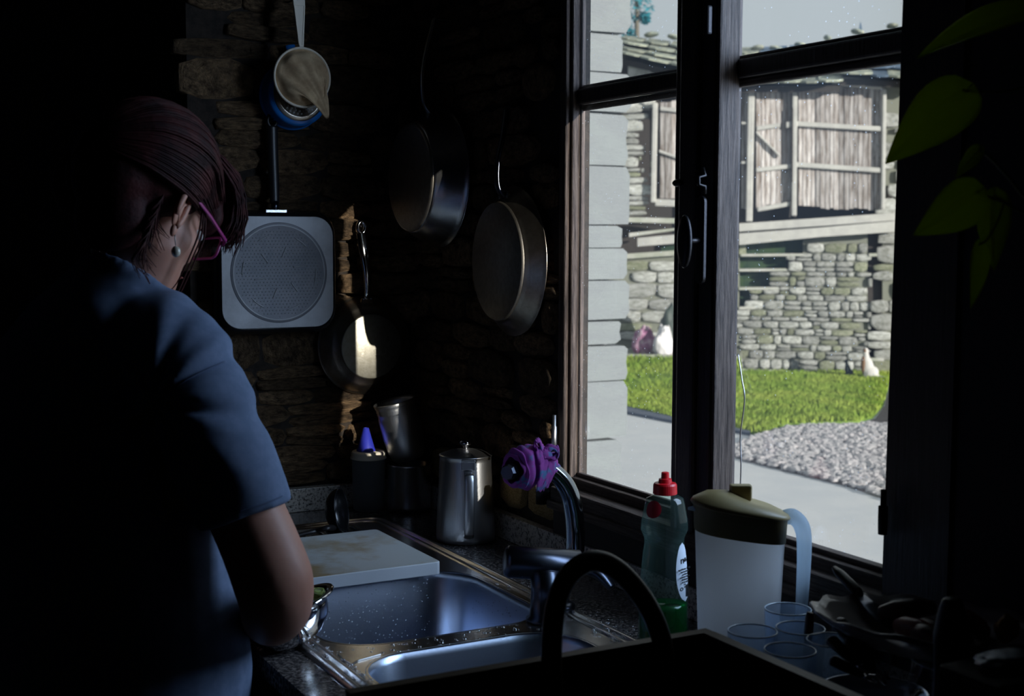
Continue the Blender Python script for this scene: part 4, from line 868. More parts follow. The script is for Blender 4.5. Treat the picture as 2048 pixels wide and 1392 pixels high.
# bowl of vegetables and crusts far right
vb = thing('dark_bowl', 'dark bowl of vegetables at the right end of the counter', 'bowl', (1.18, .945, .901))
bm = bmesh.new(); lathe(bm, [(0, 0), (.05, 0), (.07, .02), (.092, .10), (.088, .10), (.066, .024), (0, .01)], 48); obj('bowl_wall', bm, M['blackenamel'], vb, smooth=True)
def blob(name, label, cat, loc, r, m, seed, group=None):
    bm = bmesh.new(); bmesh.ops.create_icosphere(bm, subdivisions=3, radius=1)
    for v in bm.verts:
        n_ = noise.noise(v.co*2.0+Vector((seed, 0, 0))); v.co = Vector((v.co.x*r[0], v.co.y*r[1], v.co.z*r[2]))*(1+.35*n_)
    return tag(obj(name, bm, m, None, smooth=True, loc=loc), label, cat, group)
blob('bread_crust', 'orange crust beside the black upright handle', 'bread', (1.20, 1.035, 1.085), (.016, .010, .016), M['orange'], 1)
blob('bread_crust', 'second orange crust, at the right of the other', 'bread', (1.235, 1.00, 1.085), (.014, .012, .015), M['orange'], 5)
for k, (dx, dy, m_, l_, c_) in enumerate(((-.02, .03, 'greenfood', 'green vegetable piece in the dark bowl, nearest the window', 'vegetable'), (.03, -.01, 'greenfood', 'olive green vegetable piece in the dark bowl, rightmost', 'vegetable'), (-.04, -.03, 'meat', 'reddish vegetable strip at the left edge of the dark bowl', 'vegetable'), (.01, -.05, 'orange', 'dull orange vegetable piece in the front of the dark bowl', 'vegetable'), (.0, .0, 'greenfood', 'mottled green vegetable piece in the middle of the dark bowl', 'vegetable'))):
    blob('vegetable', l_, c_, (1.18+dx, .945+dy, 1.005+.008*k), (.034, .026, .022), M[m_], 10+k)
fo = dep(2010, 1318, 1.28); blob('foil', 'crumpled shiny bluish foil at the right edge of the counter', 'foil', (fo.x, fo.y, fo.z), (.036, .018, .006), M['foil'], 30)
mp_ = thing('napkin_pile', 'dark folded cloth under the foil at the right edge', 'cloth', (fo.x, fo.y, .901)); bm = bmesh.new(); box(bm, -.05, .05, -.04, .04, 0, fo.z-.909); obj('fold', bm, M['dark'], mp_, bevel=.006)

# ---------------------------------------------------------------- dark wooden box with arched handle
bk = thing('wooden_box', 'dark varnished wooden box with highlighted rim and arched handle in the foreground', 'box')
X0, X1, Y0, Y1, ZB, ZT = .500, .968, .87, 1.287, .902, 1.050
bx('bottom', X0+.03, X1-.02, Y0, Y1-.02, ZB, ZB+.01, M['basketwood'], bk)
bm = bmesh.new(); box(bm, X0, X1, Y1-.014, Y1, ZB, ZT-.002)
obj('far_panel', bm, M['basketwood'], bk, bevel=.001)
bx('side_panel', X1-.014, X1, Y0, Y1-.014, ZB, ZT-.002, M['basketwood'], bk)
bx('side_panel', X0, X0+.014, Y0, Y1-.014, ZB, ZT-.002, M['basketwood'], bk)
bx('near_panel', X0, X1, Y0-.014, Y0, ZB, ZT-.002, M['basketwood'], bk)
bx('rim_strip', X0, X1, Y1-.014, Y1+.001, ZT-.002, ZT+.001, M['rimhighlight'], bk); bx('rim_strip', X1-.014, X1+.001, Y0, Y1-.014, ZT-.002, ZT+.001, M['rimhighlight'], bk)
hy = Y1-.028; z_ = lambda px, py: on(px, py, 'y', hy)
bm = bmesh.new(); tube(bm, spline([z_(1108, 1480), z_(1106, 1392), z_(1103, 1300), z_(1112, 1210), z_(1138, 1150), z_(1185, 1122), z_(1235, 1140), z_(1285, 1195), z_(1318, 1262), z_(1330, 1320), z_(1334, 1380)], 8), .0125, 18, flat=.75, up=(0, 1, 0)); obj('arched_handle', bm, M['basketwood'], bk, smooth=True)
for (px, py, r, l_) in ((1018, 1402, .026, 'papery onion at the bottom edge, left of the box handle'), (1100, 1400, .024, 'second papery onion at the bottom edge, under the box handle'), (1182, 1412, .02, 'small garlic bulb at the bottom edge, right of the box handle')):
    p_ = on(px, py, 'z', .985); t = thing('onion' if r > .021 else 'garlic', l_, 'onion' if r > .021 else 'garlic', (p_.x, p_.y, p_.z), (.5, .3, 0))
    bm = bmesh.new(); lathe(bm, [(0, -r), (r*.6, -r*.85), (r, -.1*r), (r*.85, .5*r), (r*.3, .95*r), (r*.12, 1.4*r), (0, 1.5*r)], 24); obj('bulb', bm, M['onion'], t, smooth=True)
    bm = bmesh.new(); tube(bm, [(0, 0, 1.3*r), (.002, 0, 1.7*r)], [.0025, .001], 8); obj('dry_tip', bm, M['onion'], t, smooth=True)
bm = bmesh.new(); bmesh.ops.create_icosphere(bm, subdivisions=4, radius=1)
for v in bm.verts: v.co = Vector((v.co.x*.19, v.co.y*.16, max(v.co.z, -.3)*.05+noise.noise(v.co*3)*.008))
fb = tag(obj('dark_cloth', bm, M['dark'], None, smooth=True, loc=(.735, 1.08, .930)), 'dark cloth lining inside the wooden box under the onions', 'cloth')

# ---------------------------------------------------------------- steel bowl with lettuce at the woman's hands
sb = thing('steel_bowl', 'shiny steel bowl with rolled rim held over the front edge of the sink', 'bowl')
bc = dep(566, 1216, 2.03); bmx = Matrix.Translation(bc) @ Matrix.Rotation(math.radians(22), 4, Vector((-.477, -.879, 0)))
bm = bmesh.new(); lathe(bm, [(0, -.058), (.030, -.057), (.045, -.050), (.062, -.030), (.068, -.012), (.0685, -.006), (.0735, -.002), (.079, .0), (.0815, -.003), (.0825, -.001), (.081, .002), (.074, .001), (.066, -.004), (.060, -.028), (.043, -.047), (0, -.054)], 64, bmx); obj('bowl_wall', bm, M['chrome'], sb, smooth=True)
def leaf_mesh(bm, m_, L, Wd, wav, seed, curl=.3):
    rnd = random.Random(seed); NU, NV = 10, 8; rows = []
    for i in range(NU+1):
        f = i/NU; w = Wd*math.sin(PI*min(1, f*.92+.06))**.7; row = []
        for k in range(NV+1):
            s = k/NV*2-1; row.append(bm.verts.new(m_ @ Vector((w*s, L*f, curl*L*f*f*.6+wav*math.sin(f*11+s*5+seed)*abs(s)+wav*.5*math.sin(seed+s*9)))))
        rows.append(row)
    for a_, b_ in zip(rows, rows[1:]):
        for k in range(NV): bm.faces.new((a_[k], a_[k+1], b_[k+1], b_[k]))
M['lettuce'] = mat('pale_lettuce', (.30, .38, .10), .4, col2=(.50, .55, .25), scale=20, sss=.1)
for k in range(5):
    t_ = bc+Vector((.012+.012*k, .012+.008*(k % 2), .002)); bm = bmesh.new(); leaf_mesh(bm, Matrix.Rotation(-1.1+.5*k, 4, 'Z') @ Matrix.Rotation(.35, 4, 'X'), .055, .022, .004, k)
    tag(obj('lettuce_leaf', bm, M['lettuce'], None, smooth=True, loc=t_, solid=.0008), 'pale green lettuce leaf in the steel bowl at the woman\'s elbow', 'lettuce', 'lettuce leaves in the steel bowl')

# ---------------------------------------------------------------- the woman
pw = thing('person', 'woman in blue t-shirt and glasses bending over the sink, seen from behind', 'person', (.34, 1.93, 0))
inv = Matrix.Translation(-Vector(pw.location))
FB = Vector((.88, .47, 0)).normalized(); SB = Vector((.47, -.88, 0)).normalized()   # body forward, body right
def rel(v): return Vector(v)
def ring(px, py, t, rf, rs, tilt=0):
    c = dep(px, py, t); return (c, FB*rf + Vector((0, 0, -tilt*rf)), SB*rs)
torso = [(225, 1560, 1.95, .155, .200), (235, 1420, 1.95, .165, .207), (243, 1330, 1.95, .163, .205), (240, 1200, 1.95, .155, .200), (225, 1050, 1.95, .150, .200), (210, 900, 1.94, .142, .203), (200, 790, 1.93, .135, .195), (205, 710, 1.92, .122, .172, .15), (228, 655, 1.91, .100, .130, .45), (255, 610, 1.90, .078, .088, .7)]
def limb(bm, pts, seg=20): 
    P = [dep(*p[:3]) for p in pts]; tube(bm, spline(P, 6), [p[3] for p in pts], seg)
def hand(bm, wrist, d, palm_n, sgn):
    d = d.normalized(); n_ = (palm_n-d*palm_n.dot(d)).normalized(); s = d.cross(n_)*sgn
    tube(bm, [wrist-d*.01, wrist+d*.02, wrist+d*.055, wrist+d*.085], [.024, .030, .036, .034], 16, flat=.45, up=n_)
    for k, (o_, l) in enumerate(((.027, .068), (.010, .078), (-.008, .073), (-.025, .058))):
        b_ = wrist+d*.080+s*o_; k1 = b_+(d*.85+n_*.45)*l*.45; k2 = k1+(d*.55+n_*.85)*l*.33; k3 = k2+(d*.15+n_*1.0)*l*.28
        tube(bm, [b_-d*.02, b_, k1, k2, k3], [.009, .0095, .0088, .008, .006], 10)
    b_ = wrist+d*.025+s*.028; k1 = b_+(s*.7+d*.6+n_*.3)*.035; k2 = k1+(d*.8+n_*.6)*.032; tube(bm, [b_-s*.01, b_, k1, k2], [.012, .013, .011, .008], 10)
# body: torso, arms, neck and head in one surface
bm = bmesh.new()
loft(bm, [ring(q[0], q[1], q[2], q[3]*.93, q[4]*.93, *q[5:]) for q in torso])
limb(bm, [(335, 690, 1.83, .055), (390, 790, 1.80, .058), (440, 900, 1.80, .054), (485, 1010, 1.80, .052), (520, 1090, 1.80, .053), (546, 1160, 1.80, .0545), (552, 1205, 1.82, .050), (545, 1228, 1.88, .045), (535, 1238, 1.96, .035), (528, 1238, 2.02, .026)])
w1 = dep(528, 1238, 2.02); hand(bm, w1, dep(560, 1236, 2.10)-w1, Vector((.3, -.3, -.6)), 1)
limb(bm, [(110, 780, 2.08, .050), (60, 880, 2.13, .054), (90, 1000, 2.18, .050), (160, 1120, 2.22, .048), (300, 1190, 2.24, .042), (430, 1220, 2.20, .030)])
w2 = dep(430, 1220, 2.20); hand(bm, w2, dep(500, 1232, 2.14)-w2, Vector((.3, -.5, -.4)), -1)
limb(bm, [(245, 620, 1.90, .075), (262, 570, 1.895, .062), (285, 520, 1.89, .056), (300, 470, 1.885, .055)])
# head in its own frame: x forward (face), y left, z crown
HC = dep(290, 405, 1.885)
fwd = (RT*.42 + FW*.80 - UP*.42); fwd.normalize(); side = (RT*.86 - FW*.48 - UP*.05); side = (side-fwd*side.dot(fwd)).normalized(); hup = side.cross(fwd); left = -side
HM = Matrix(((fwd.x, left.x, hup.x, HC.x), (fwd.y, left.y, hup.y, HC.y), (fwd.z, left.z, hup.z, HC.z), (0, 0, 0, 1)))
ell(bm, (-.005, 0, .030), (.094, .074, .088), HM); ell(bm, (.030, 0, -.030), (.064, .060, .080), HM); ell(bm, (.040, 0, -.085), (.044, .048, .034), HM)
ell(bm, (.072, 0, -.108), (.018, .020, .015), HM); ell(bm, (.045, .038, -.035), (.038, .026, .030), HM); ell(bm, (.045, -.038, -.035), (.038, .026, .030), HM)
ell(bm, (.078, 0, .010), (.016, .046, .010), HM)
tube(bm, [HM @ Vector(v) for v in ((.086, 0, .005), (.098, 0, -.015), (.108, 0, -.034), (.094, 0, -.042))], [.008, .009, .012, .009], 12)
ell(bm, (.090, 0, -.068), (.010, .022, .010), HM)
body = remeshed('body', bm, M['skin'], .0055, None, 5)
body.parent = pw; body.matrix_parent_inverse = inv
def pm(o): o.parent = pw; o.matrix_parent_inverse = inv; return o
def pobj(name, bm, m, **k): return pm(obj(name, bm, m, None, **k))
# ears
for sg in (1, -1):
    bm = bmesh.new(); EM = HM @ Matrix.Translation((-.004, sg*.074, -.012)) @ Matrix.Rotation(-sg*.45, 4, 'Z')
    pts_ = [(.014*math.cos(a_)-.002+.004*math.sin(a_), sg*.004, .031*math.sin(a_)) for a_ in [math.radians(q) for q in range(-60, 215, 18)]]
    tube(bm, [EM @ Vector(v) for v in pts_], [.0035]+[.0048]*8+[.0038], 10)
    ell(bm, (-.001, -sg*.001, 0), (.012, .005, .027), EM, 16, 10); ell(bm, (.004, sg*.001, -.031), (.007, .0045, .010), EM, 12, 8); tube(bm, [EM @ Vector(v) for v in ((.009, sg*.002, .012), (0, sg*.003, .006), (-.004, sg*.002, -.010), (.004, sg*.002, -.018))], .0028, 8)
    pobj('ear', bm, M['skin'], smooth=True)
    # hook and pearl hang straight down
    e0 = EM @ Vector((.004, sg*.005, -.038)); bm = bmesh.new(); tube(bm, [e0, e0+Vector((0, 0, -.006)), e0+Vector((.001, 0, -.015))], .0007, 6); er = pobj('earring', bm, M['bolt'], smooth=True)
    bm = bmesh.new(); ell(bm, e0+Vector((.001, 0, -.023)), (.0066, .0066, .0078)); q_ = obj('pearl', bm, M['pearl'], None, smooth=True); q_.parent = er
    bm = bmesh.new(); ell(bm, (.081, sg*.031, -.008), (.011, .013, .010), HM, 16, 10); pobj('eye', bm, M['eye'], smooth=True)
bm = bmesh.new(); tube(bm, [HM @ Vector((.098-.22*abs(y)**1.6, y, -.068)) for y in (-.020, -.010, 0, .010, .020)], [.001, .0035, .0035, .0035, .001], 8); pobj('lips', bm, M['lips'], smooth=True)
# glasses
gl = bmesh.new()
for sg in (1, -1):
    lp = rrect(-.026, .026, -.017, .017, .010, 5); tube(gl, [HM @ Vector((.112-.006*abs(sg*.034+x)/.05, sg*.034+x, -.014+z)) for x, z in lp], .0021, 8, closed=True)
    tube(gl, [HM @ Vector(v) for v in ((.108, sg*.062, -.006), (.10, sg*.072, -.004), (.05, sg*.079, .006), (.0, sg*.080, .016), (-.012, sg*.079, .006))], .0022, 8, flat=1.8)
tube(gl, [HM @ Vector(v) for v in ((.112, -.010, -.010), (.114, 0, -.007), (.112, .010, -.010))], .002, 8)
gf = pobj('glasses_frame', gl, M['glasses'], smooth=True)
for sg in (1, -1):
    bm = bmesh.new(); vs = [bm.verts.new(HM @ Vector((.111-.006*abs(sg*.034+x)/.05, sg*.034+x, -.014+z))) for x, z in rrect(-.025, .025, -.016, .016, .009, 5)]; bm.faces.new(vs); q_ = obj('lens', bm, M['lens'], None); q_.parent = gf
# hair: gathered shell + strands
bm = bmesh.new()
ell(bm, (-.018, 0, .040), (.100, .084, .092), HM); ell(bm, (-.062, 0, .015), (.062, .066, .075), HM); ell(bm, (.035, 0, .082), (.062, .066, .042), HM)
ell(bm, (-.045, 0, -.045), (.045, .058, .055), HM); ell(bm, (.080, 0, .060), (.034, .055, .030), HM); ell(bm, (.098, -.012, .030), (.022, .040, .034), HM)
hair = remeshed('hair', bm, M['hair'], .005, None, 6); pm(hair)
bpy.context.view_layer.update()
rnd = random.Random(21); bm = bmesh.new()
for k in range(1500):      # strands combed from the parting and hairline back to the gathered bun
    th = rnd.uniform(-2.0, 2.0); o_ = rnd.uniform(-.003, .004); sn, cn = math.sin(th), math.cos(th); w0_ = rnd.uniform(.03, .10)
    pts_ = [(w0_, .070*sn*(1-.3*(w0_-.03)/.07), .038+.080*cn*(1-.25*(w0_-.03)/.07)), (.03, (.084+o_)*sn, .042+(.094+o_)*cn), (-.025, (.090+o_)*sn, .044+(.098+o_)*cn), (-.078, (.074+o_)*sn, .040+(.080+o_)*cn), (-.112, (.040+o_)*sn, .030+(.045+o_)*cn), (-.128, .012*sn, .026+.014*cn)]
    if abs(th) > 1.35: pts_ = [(p[0]-.012*(1 if i_ < 2 else 0), p[1], p[2]) for i_, p in enumerate(pts_)]
    tube(bm, spline([HM @ Vector(v) for v in pts_], 3), [.0006, .0013, .0016, .0016, .0013, .0008], 4)
for k in range(420):      # forelock falling over the forehead
    y0_ = rnd.uniform(-.060, .045); pts_ = [(.035+rnd.uniform(-.02, .02), y0_*.8, .112), (.092, y0_*1.05, .090+rnd.uniform(-.012, .012)), (.128+rnd.uniform(-.018, .014), y0_*1.05, .050+rnd.uniform(-.016, .016)), (.130+rnd.uniform(-.022, .018), y0_+rnd.uniform(-.01, .01), .008+rnd.uniform(-.018, .016))]; pts_ = [tuple(v) for v in spline(pts_, 2)]
    tube(bm, [HM @ Vector(v) for v in pts_], [.0012, .0018, .0016, .0004], 4)
for k in range(46):       # nape wisps
    a0 = rnd.uniform(-.060, .02); pts_ = [(-.030, -.062+rnd.uniform(0, .02), a0), (-.035, -.068, a0-.028), (-.028+rnd.uniform(-.012, .012), -.060, a0-.055), (-.010+rnd.uniform(-.02, .02), -.062, a0-.066+rnd.uniform(-.012, .008))]
    tube(bm, spline([HM @ Vector(v) for v in pts_], 3), [.0014, .001, .0004], 4)
for (sx, l) in ((.046, .150), (.040, .120), (.052, .135)):   # long loose wisps in front of the ear
    tube(bm, spline([HM @ Vector(v) for v in ((.030, -.072, .03), (sx, -.078, -.02), (sx+.004, -.074, -.06), (sx+.012, -.06, -l+.02), (sx+.004, -.055, -l))], 4), [.002, .0014, .001, .0004], 4)
tag(pobj('hair_strands', bm, M['hair'], smooth=True), None, None, kind='stuff')
cl_ = HM @ Vector((-.112, -.035, .055)); bm = bmesh.new(); tube(bm, spline([dep(136, 372, 1.86), dep(132, 345, 1.85), dep(138, 320, 1.85), dep(150, 310, 1.86)], 5), .0016, 8); pobj('hair_clip', bm, M['hairclip'], smooth=True)
bm = bmesh.new(); ell(bm, tuple(dep(175, 370, 1.92)), (.05, .04, .055)); pobj('hair_bun', bm, M['hair'], smooth=True)
# t-shirt: torso and sleeves in one surface, cut open at neck, hem and cuffs
bm = bmesh.new(); loft(bm, [ring(*q) for q in torso[1:]]+[ring(275, 585, 1.895, .070, .074, .85)])
limb(bm, [(300, 680, 1.86, .075), (345, 712, 1.82, .073), (392, 800, 1.80, .072), (436, 900, 1.80, .068), (474, 985, 1.80, .065), (490, 1030, 1.80, .064)], 28)
limb(bm, [(150, 745, 2.04, .070), (95, 790, 2.08, .068), (60, 880, 2.13, .068), (80, 980, 2.17, .066)], 28)
shirt = remeshed('t_shirt', bm, M['shirt'], .006, None, 5)
me = shirt.data; vbm = bmesh.new(); vbm.from_mesh(me)
arm_d = (dep(490, 1030, 1.80)-dep(436, 900, 1.80)).normalized(); arm_c = dep(483, 1010, 1.80)
kill = []
for v in vbm.verts:
    rn = v.co-arm_c; along = rn.dot(arm_d); rad = (rn-arm_d*along).length
    pass
bmesh.ops.delete(vbm, geom=kill, context='VERTS')
# folds: creases running from the armpit across the back and down the sleeve
pit = dep(330, 800, 1.80)
for v in vbm.verts:
    d_ = v.co-pit; a_ = math.atan2(d_.dot(UP), d_.dot(RT)); r_ = d_.length
    am = .0045*math.exp(-(r_/.16)**2)*min(1, r_/.03)
    if v.normal.length > 0: v.co += v.normal*(am*(math.sin(a_*9)+.5*math.sin(a_*17+1))+.0016*noise.noise(v.co*16))
vbm.to_mesh(me); vbm.free(); shirt.parent = pw; shirt.matrix_parent_inverse = inv
s_ = shirt.modifiers.new('s', 'SOLIDIFY'); s_.thickness = .002; s_.offset = 1
# sleeve hem and shoulder seam
bm = bmesh.new(); w_ = arm_d.orthogonal().normalized(); u_ = arm_d.cross(w_)
# trousers and shoes
bm.free(); bm = bmesh.new()
hipc = dep(232, 1480, 1.95)
loft(bm, [(Vector((hipc.x, hipc.y, .52)), FB*.12, SB*.17), (Vector((hipc.x, hipc.y, .70)), FB*.155, SB*.20), (Vector((hipc.x, hipc.y, .84)), FB*.160, SB*.205), (Vector((hipc.x+.01, hipc.y, .93)), FB*.155, SB*.198)])
for sg in (1, -1):
    c_ = Vector((hipc.x, hipc.y, 0))+SB*sg*.095; tube(bm, [c_+Vector((0, 0, .72)), c_+Vector((.01, 0, .48)), c_+Vector((-.01, 0, .25)), c_+Vector((-.02, 0, .07))], [.10, .078, .062, .055], 20)
tr = remeshed('trousers', bm, M['trousers'], .010, None, 4); pm(tr)
for sg in (1, -1):
    c_ = Vector((hipc.x, hipc.y, 0))+SB*sg*.095; bm = bmesh.new(); ell(bm, (c_.x+FB.x*.05, c_.y+FB.y*.05, .045), (.055, .055, .045)); ell(bm, (c_.x+FB.x*.13, c_.y+FB.y*.13, .035), (.055, .048, .034)); ell(bm, (c_.x-.02, c_.y, .05), (.045, .042, .049)); pm(remeshed('shoe', bm, M['blackplastic'], .006, None, 3))
# faded lettering across the upper back, laid on the shirt
bpy.context.view_layer.update(); dg = bpy.context.evaluated_depsgraph_get(); dg.update(); she = shirt.evaluated_get(dg)
cu = bpy.data.curves.new('t', 'FONT'); cu.body = 'IAU'; cu.size = 1.0; cu.resolution_u = 3; to = bpy.data.objects.new('t', cu); C.objects.link(to); dg.update()
tm = bpy.data.meshes.new_from_object(to.evaluated_get(dg)); bpy.data.objects.remove(to); tb_ = bmesh.new(); tb_.from_mesh(tm); bmesh.ops.triangulate(tb_, faces=tb_.faces[:]); bmesh.ops.subdivide_edges(tb_, edges=[e for e in tb_.edges if e.calc_length() > .2], cuts=3, use_grid_fill=True)
ok = True; SMI = shirt.matrix_world.inverted(); bad = []
for v in tb_.verts:
    px, py = -60+v.co.x*88+v.co.y*18, 735-v.co.y*105; d_ = dep(px, py, 1)-CAM
    hit, loc, nr, _ = shirt.ray_cast(SMI @ CAM, (SMI.to_3x3() @ d_).normalized())
    if hit: v.co = shirt.matrix_world @ loc + (shirt.matrix_world.to_3x3() @ nr)*.0028
    else: bad.append(v)
bmesh.ops.delete(tb_, geom=bad, context='VERTS')
def on_shirt(path, r, name):
    P = []
    for p_ in spline([(x, y, 0) for x, y in path], 6):
        d_ = dep(p_.x, p_.y, 1)-CAM; hit, loc, nr, _ = shirt.ray_cast(SMI @ CAM, (SMI.to_3x3() @ d_).normalized())
        if hit: P.append(shirt.matrix_world @ loc + (shirt.matrix_world.to_3x3() @ nr)*.0016)
    if len(P) > 3: bm = bmesh.new(); tube(bm, P, r, 6); pobj(name, bm, M['seam'], smooth=True)
on_shirt([(296, 822), (322, 796), (365, 765), (410, 742), (450, 725)], .0011, 'shoulder_seam')
on_shirt([(478, 1024), (510, 1012), (540, 1002), (564, 992)], .0009, 'hem_stitching')

# ---------------------------------------------------------------- hanging plant
pl = thing('hanging_plant', 'pothos vine with heart-shaped leaves trailing in front of the window', 'plant', (1.17, .80, 2.12))
pi_ = Matrix.Translation(-Vector(pl.location))
def plp(o): o.parent = pl; o.matrix_parent_inverse = pi_; return o
bm = bmesh.new(); lathe(bm, [(0, 0), (.05, 0), (.07, .10), (.072, .105), (.066, .105), (.062, .09), (0, .09)], 36, Matrix.Translation(pl.location)); M['terracotta'] = mat('terracotta', (.25, .09, .05), .8); plp(obj('pot', bm, M['terracotta'], None, smooth=True))
bm = bmesh.new(); tube(bm, [pl.location+Vector((0, 0, .10)), pl.location+Vector((0, 0, ZC-2.12))], .002, 6); plp(obj('hanging_cord', bm, M['dark'], None))
LT = 1.42
def pothos(base, tip, wd, t0, t1, roll, m='leaf', cup=.25, seed=0, label=None):
    """base and tip in pixels with their distances; width in m"""
    a, b = dep(*base, t0), dep(*tip, t1); y = (b-a); L = y.length; y.normalize(); n_ = (-FW); n_ = (n_-y*n_.dot(y)).normalized(); x = y.cross(n_)
    n_ = n_*math.cos(roll)+x*math.sin(roll); x = y.cross(n_); mm = Matrix(((x.x, y.x, n_.x, a.x), (x.y, y.y, n_.y, a.y), (x.z, y.z, n_.z, a.z), (0, 0, 0, 1)))
    bm = bmesh.new(); NU, NV = 18, 12; rows = []
    for i in range(NU+1):
        f = i/NU; w = wd*(math.sin(PI*f**.62)**.80)*(1-.25*f) if 0 < f < 1 else 0
        w = max(w, .0006); row = []
        for k in range(NV+1):
            s = k/NV*2-1; back = -.10*L*abs(s)**1.5*(1-f)**4*4
            row.append(bm.verts.new(mm @ Vector((w*s, L*f+back*(.25), cup*w*(abs(s)**1.4)-.10*L*f*f-.003*abs(math.sin(s*7))*(w/wd) + (.0015 if abs(s) < .1 else 0)))))
        rows.append(row)
    for p_, q_ in zip(rows, rows[1:]):
        for k in range(NV): bm.faces.new((p_[k], p_[k+1], q_[k+1], q_[k]))
    o = plp(obj('leaf', bm, M[m], None, smooth=True, solid=.0006))
    if label: o['label'] = label
    return a
a1 = pothos((1932, 180), (1776, 318), .034, LT, LT-.02, .25, seed=1)
a2 = pothos((1958, 383), (1835, 470), .028, LT-.05, LT-.06, -.15, seed=2)
a3 = pothos((1990, 388), (1984, 540), .020, LT-.02, LT-.02, .6, seed=3)
a4 = pothos((1958, 490), (1952, 618), .020, LT-.05, LT-.05, -.7, seed=4)
a5 = pothos((1962, 298), (1908, 352), .013, LT-.04, LT-.02, .9, seed=5)
a6 = pothos((2075, 20), (1832, 92), .045, LT, LT, 1.1, seed=6)
def st_(pts, r):
    bm = bmesh.new(); tube(bm, spline([dep(*p) for p in pts], 8), r, 8); plp(obj('stem', bm, M['stem'], None, smooth=True))
st_([(1960, 300, LT-.04), (1985, 320, LT-.04), (2020, 358, LT-.04), (2060, 400, LT-.04), (2150, 420, LT-.04), (2240, 300, LT-.05), (2300, 60, LT-.06), (2310, -150, LT-.08)], .0018)
st_([(1952, 384, LT-.05), (1985, 396, LT-.03), (2010, 405, LT-.03), (2048, 425, LT-.03), (2130, 432, LT-.04), (2200, 380, LT-.05)], .0017)
st_([(1925, 181, LT), (1970, 184, LT), (2040, 176, LT), (2160, 120, LT-.03), (2250, -40, LT-.06), (2290, -160, LT-.08)], .0015)
st_([(1988, 390, LT-.02), (1996, 395, LT-.02), (2012, 405, LT-.03)], .0013)
st_([(1956, 490, LT-.05), (1975, 478, LT-.05), (1996, 440, LT-.04), (2008, 406, LT-.03)], .0010)
st_([(2070, 20, LT), (2150, -20, LT-.03), (2270, -150, LT-.08)], .0015)

# ---------------------------------------------------------------- outside: ground
ZG = -1.10
def gp(px, py, z=ZG): p = on(px, py, 'z', z); return (p.x, p.y)
def slab_poly(name, poly, z0, z1, m, parent=None): bm = bmesh.new(); prism(bm, poly, z0, z1); return obj(name, bm, m, parent)
yard = tag(slab_poly('concrete_yard', [(1.45, -14), (60, -14), (60, 70), (-10, 70), (-10, 3.3), (1.45, 3.3)], ZG-.3, ZG, M['concrete']), 'pale concrete yard outside the window', 'ground')
yard['kind'] = 'structure'; yard.name = 'floor_yard'; del yard['label']; del yard['category']
# lawn: ground patch plus grass blades
lawnp = [gp(1150, 806), gp(1240, 815), gp(1350, 840), gp(1430, 852), gp(1500, 868), gp(1530, 872), gp(1570, 852), gp(1650, 848), gp(1715, 846), gp(1745, 838), gp(1765, 815), gp(1776, 780), gp(1783, 747), gp(1472, 748), gp(1100, 765)]
lw = slab_poly('lawn', lawnp, ZG, ZG+.03, M['soil']); tag(lw, 'green lawn in front of the stone barn', 'lawn')
rnd = random.Random(5); vs = []; fs = []
def inside(p, poly):
    c = False; n = len(poly); j = n-1
    for i in range(n):
        if (poly[i][1] > p[1]) != (poly[j][1] > p[1]) and p[0] < (poly[j][0]-poly[i][0])*(p[1]-poly[i][1])/(poly[j][1]-poly[i][1])+poly[i][0]: c = not c
        j = i
    return c
bxs = [min(p[0] for p in lawnp), max(p[0] for p in lawnp), min(p[1] for p in lawnp), max(p[1] for p in lawnp)]
cnt = 0
while cnt < 42000:
    p = (rnd.uniform(bxs[0], bxs[1]), rnd.uniform(bxs[2], bxs[3]))
    if not inside(p, lawnp): continue
    h_ = rnd.uniform(.03, .085)*(1+.6*noise.noise(Vector((p[0]*.8, p[1]*.8, 0)))); a = rnd.uniform(0, PI); w = rnd.uniform(.010, .022); i = len(vs)
    vs += [(p[0]-w*math.cos(a), p[1]-w*math.sin(a), ZG+.03), (p[0]+w*math.cos(a), p[1]+w*math.sin(a), ZG+.03), (p[0]+rnd.uniform(-.03, .03), p[1]+rnd.uniform(-.03, .03), ZG+.03+h_)]; fs.append((i, i+1, i+2)); cnt += 1
tag(mesh_obj('grass', vs, fs, M['grass'], lw), None, None, kind='stuff')
cbp_ = [gp(1150, 806), gp(1240, 815), gp(1350, 840), gp(1430, 852), gp(1500, 868), gp(1500, 872), gp(1430, 860), gp(1350, 848), gp(1240, 826), gp(1150, 815)]
tag(slab_poly('curb', cbp_, ZG, ZG+.045, M['curb']), 'blue-grey curb along the near edge of the lawn', 'curb')
tag(slab_poly('path', [gp(1730, 848), gp(1750, 840), gp(1768, 815), gp(1779, 780), gp(1785, 745), gp(1900, 745), gp(1900, 860)], ZG, ZG+.02, M['path']), 'dark asphalt path at the right of the lawn', 'path')
gpoly = [gp(1440, 905), gp(1490, 885), gp(1520, 874), gp(1570, 858), gp(1660, 852), gp(1780, 850), gp(1900, 850), gp(1900, 1030), gp(1780, 1002), gp(1700, 975), gp(1600, 950), gp(1500, 925)]
gb = tag(slab_poly('gravel_bed', gpoly, ZG, ZG+.012, M['gravelbed']), 'patch of pale gravel between the lawn and the concrete', 'gravel')
vs = []; fs = []; ico = bmesh.new(); bmesh.ops.create_icosphere(ico, subdivisions=1, radius=1); iv = [v.co.copy() for v in ico.verts]; ifs = [tuple(v.index for v in f.verts) for f in ico.faces]; ico.free()
gb_ = [min(p[0] for p in gpoly), max(p[0] for p in gpoly), min(p[1] for p in gpoly), max(p[1] for p in gpoly)]; cnt = 0
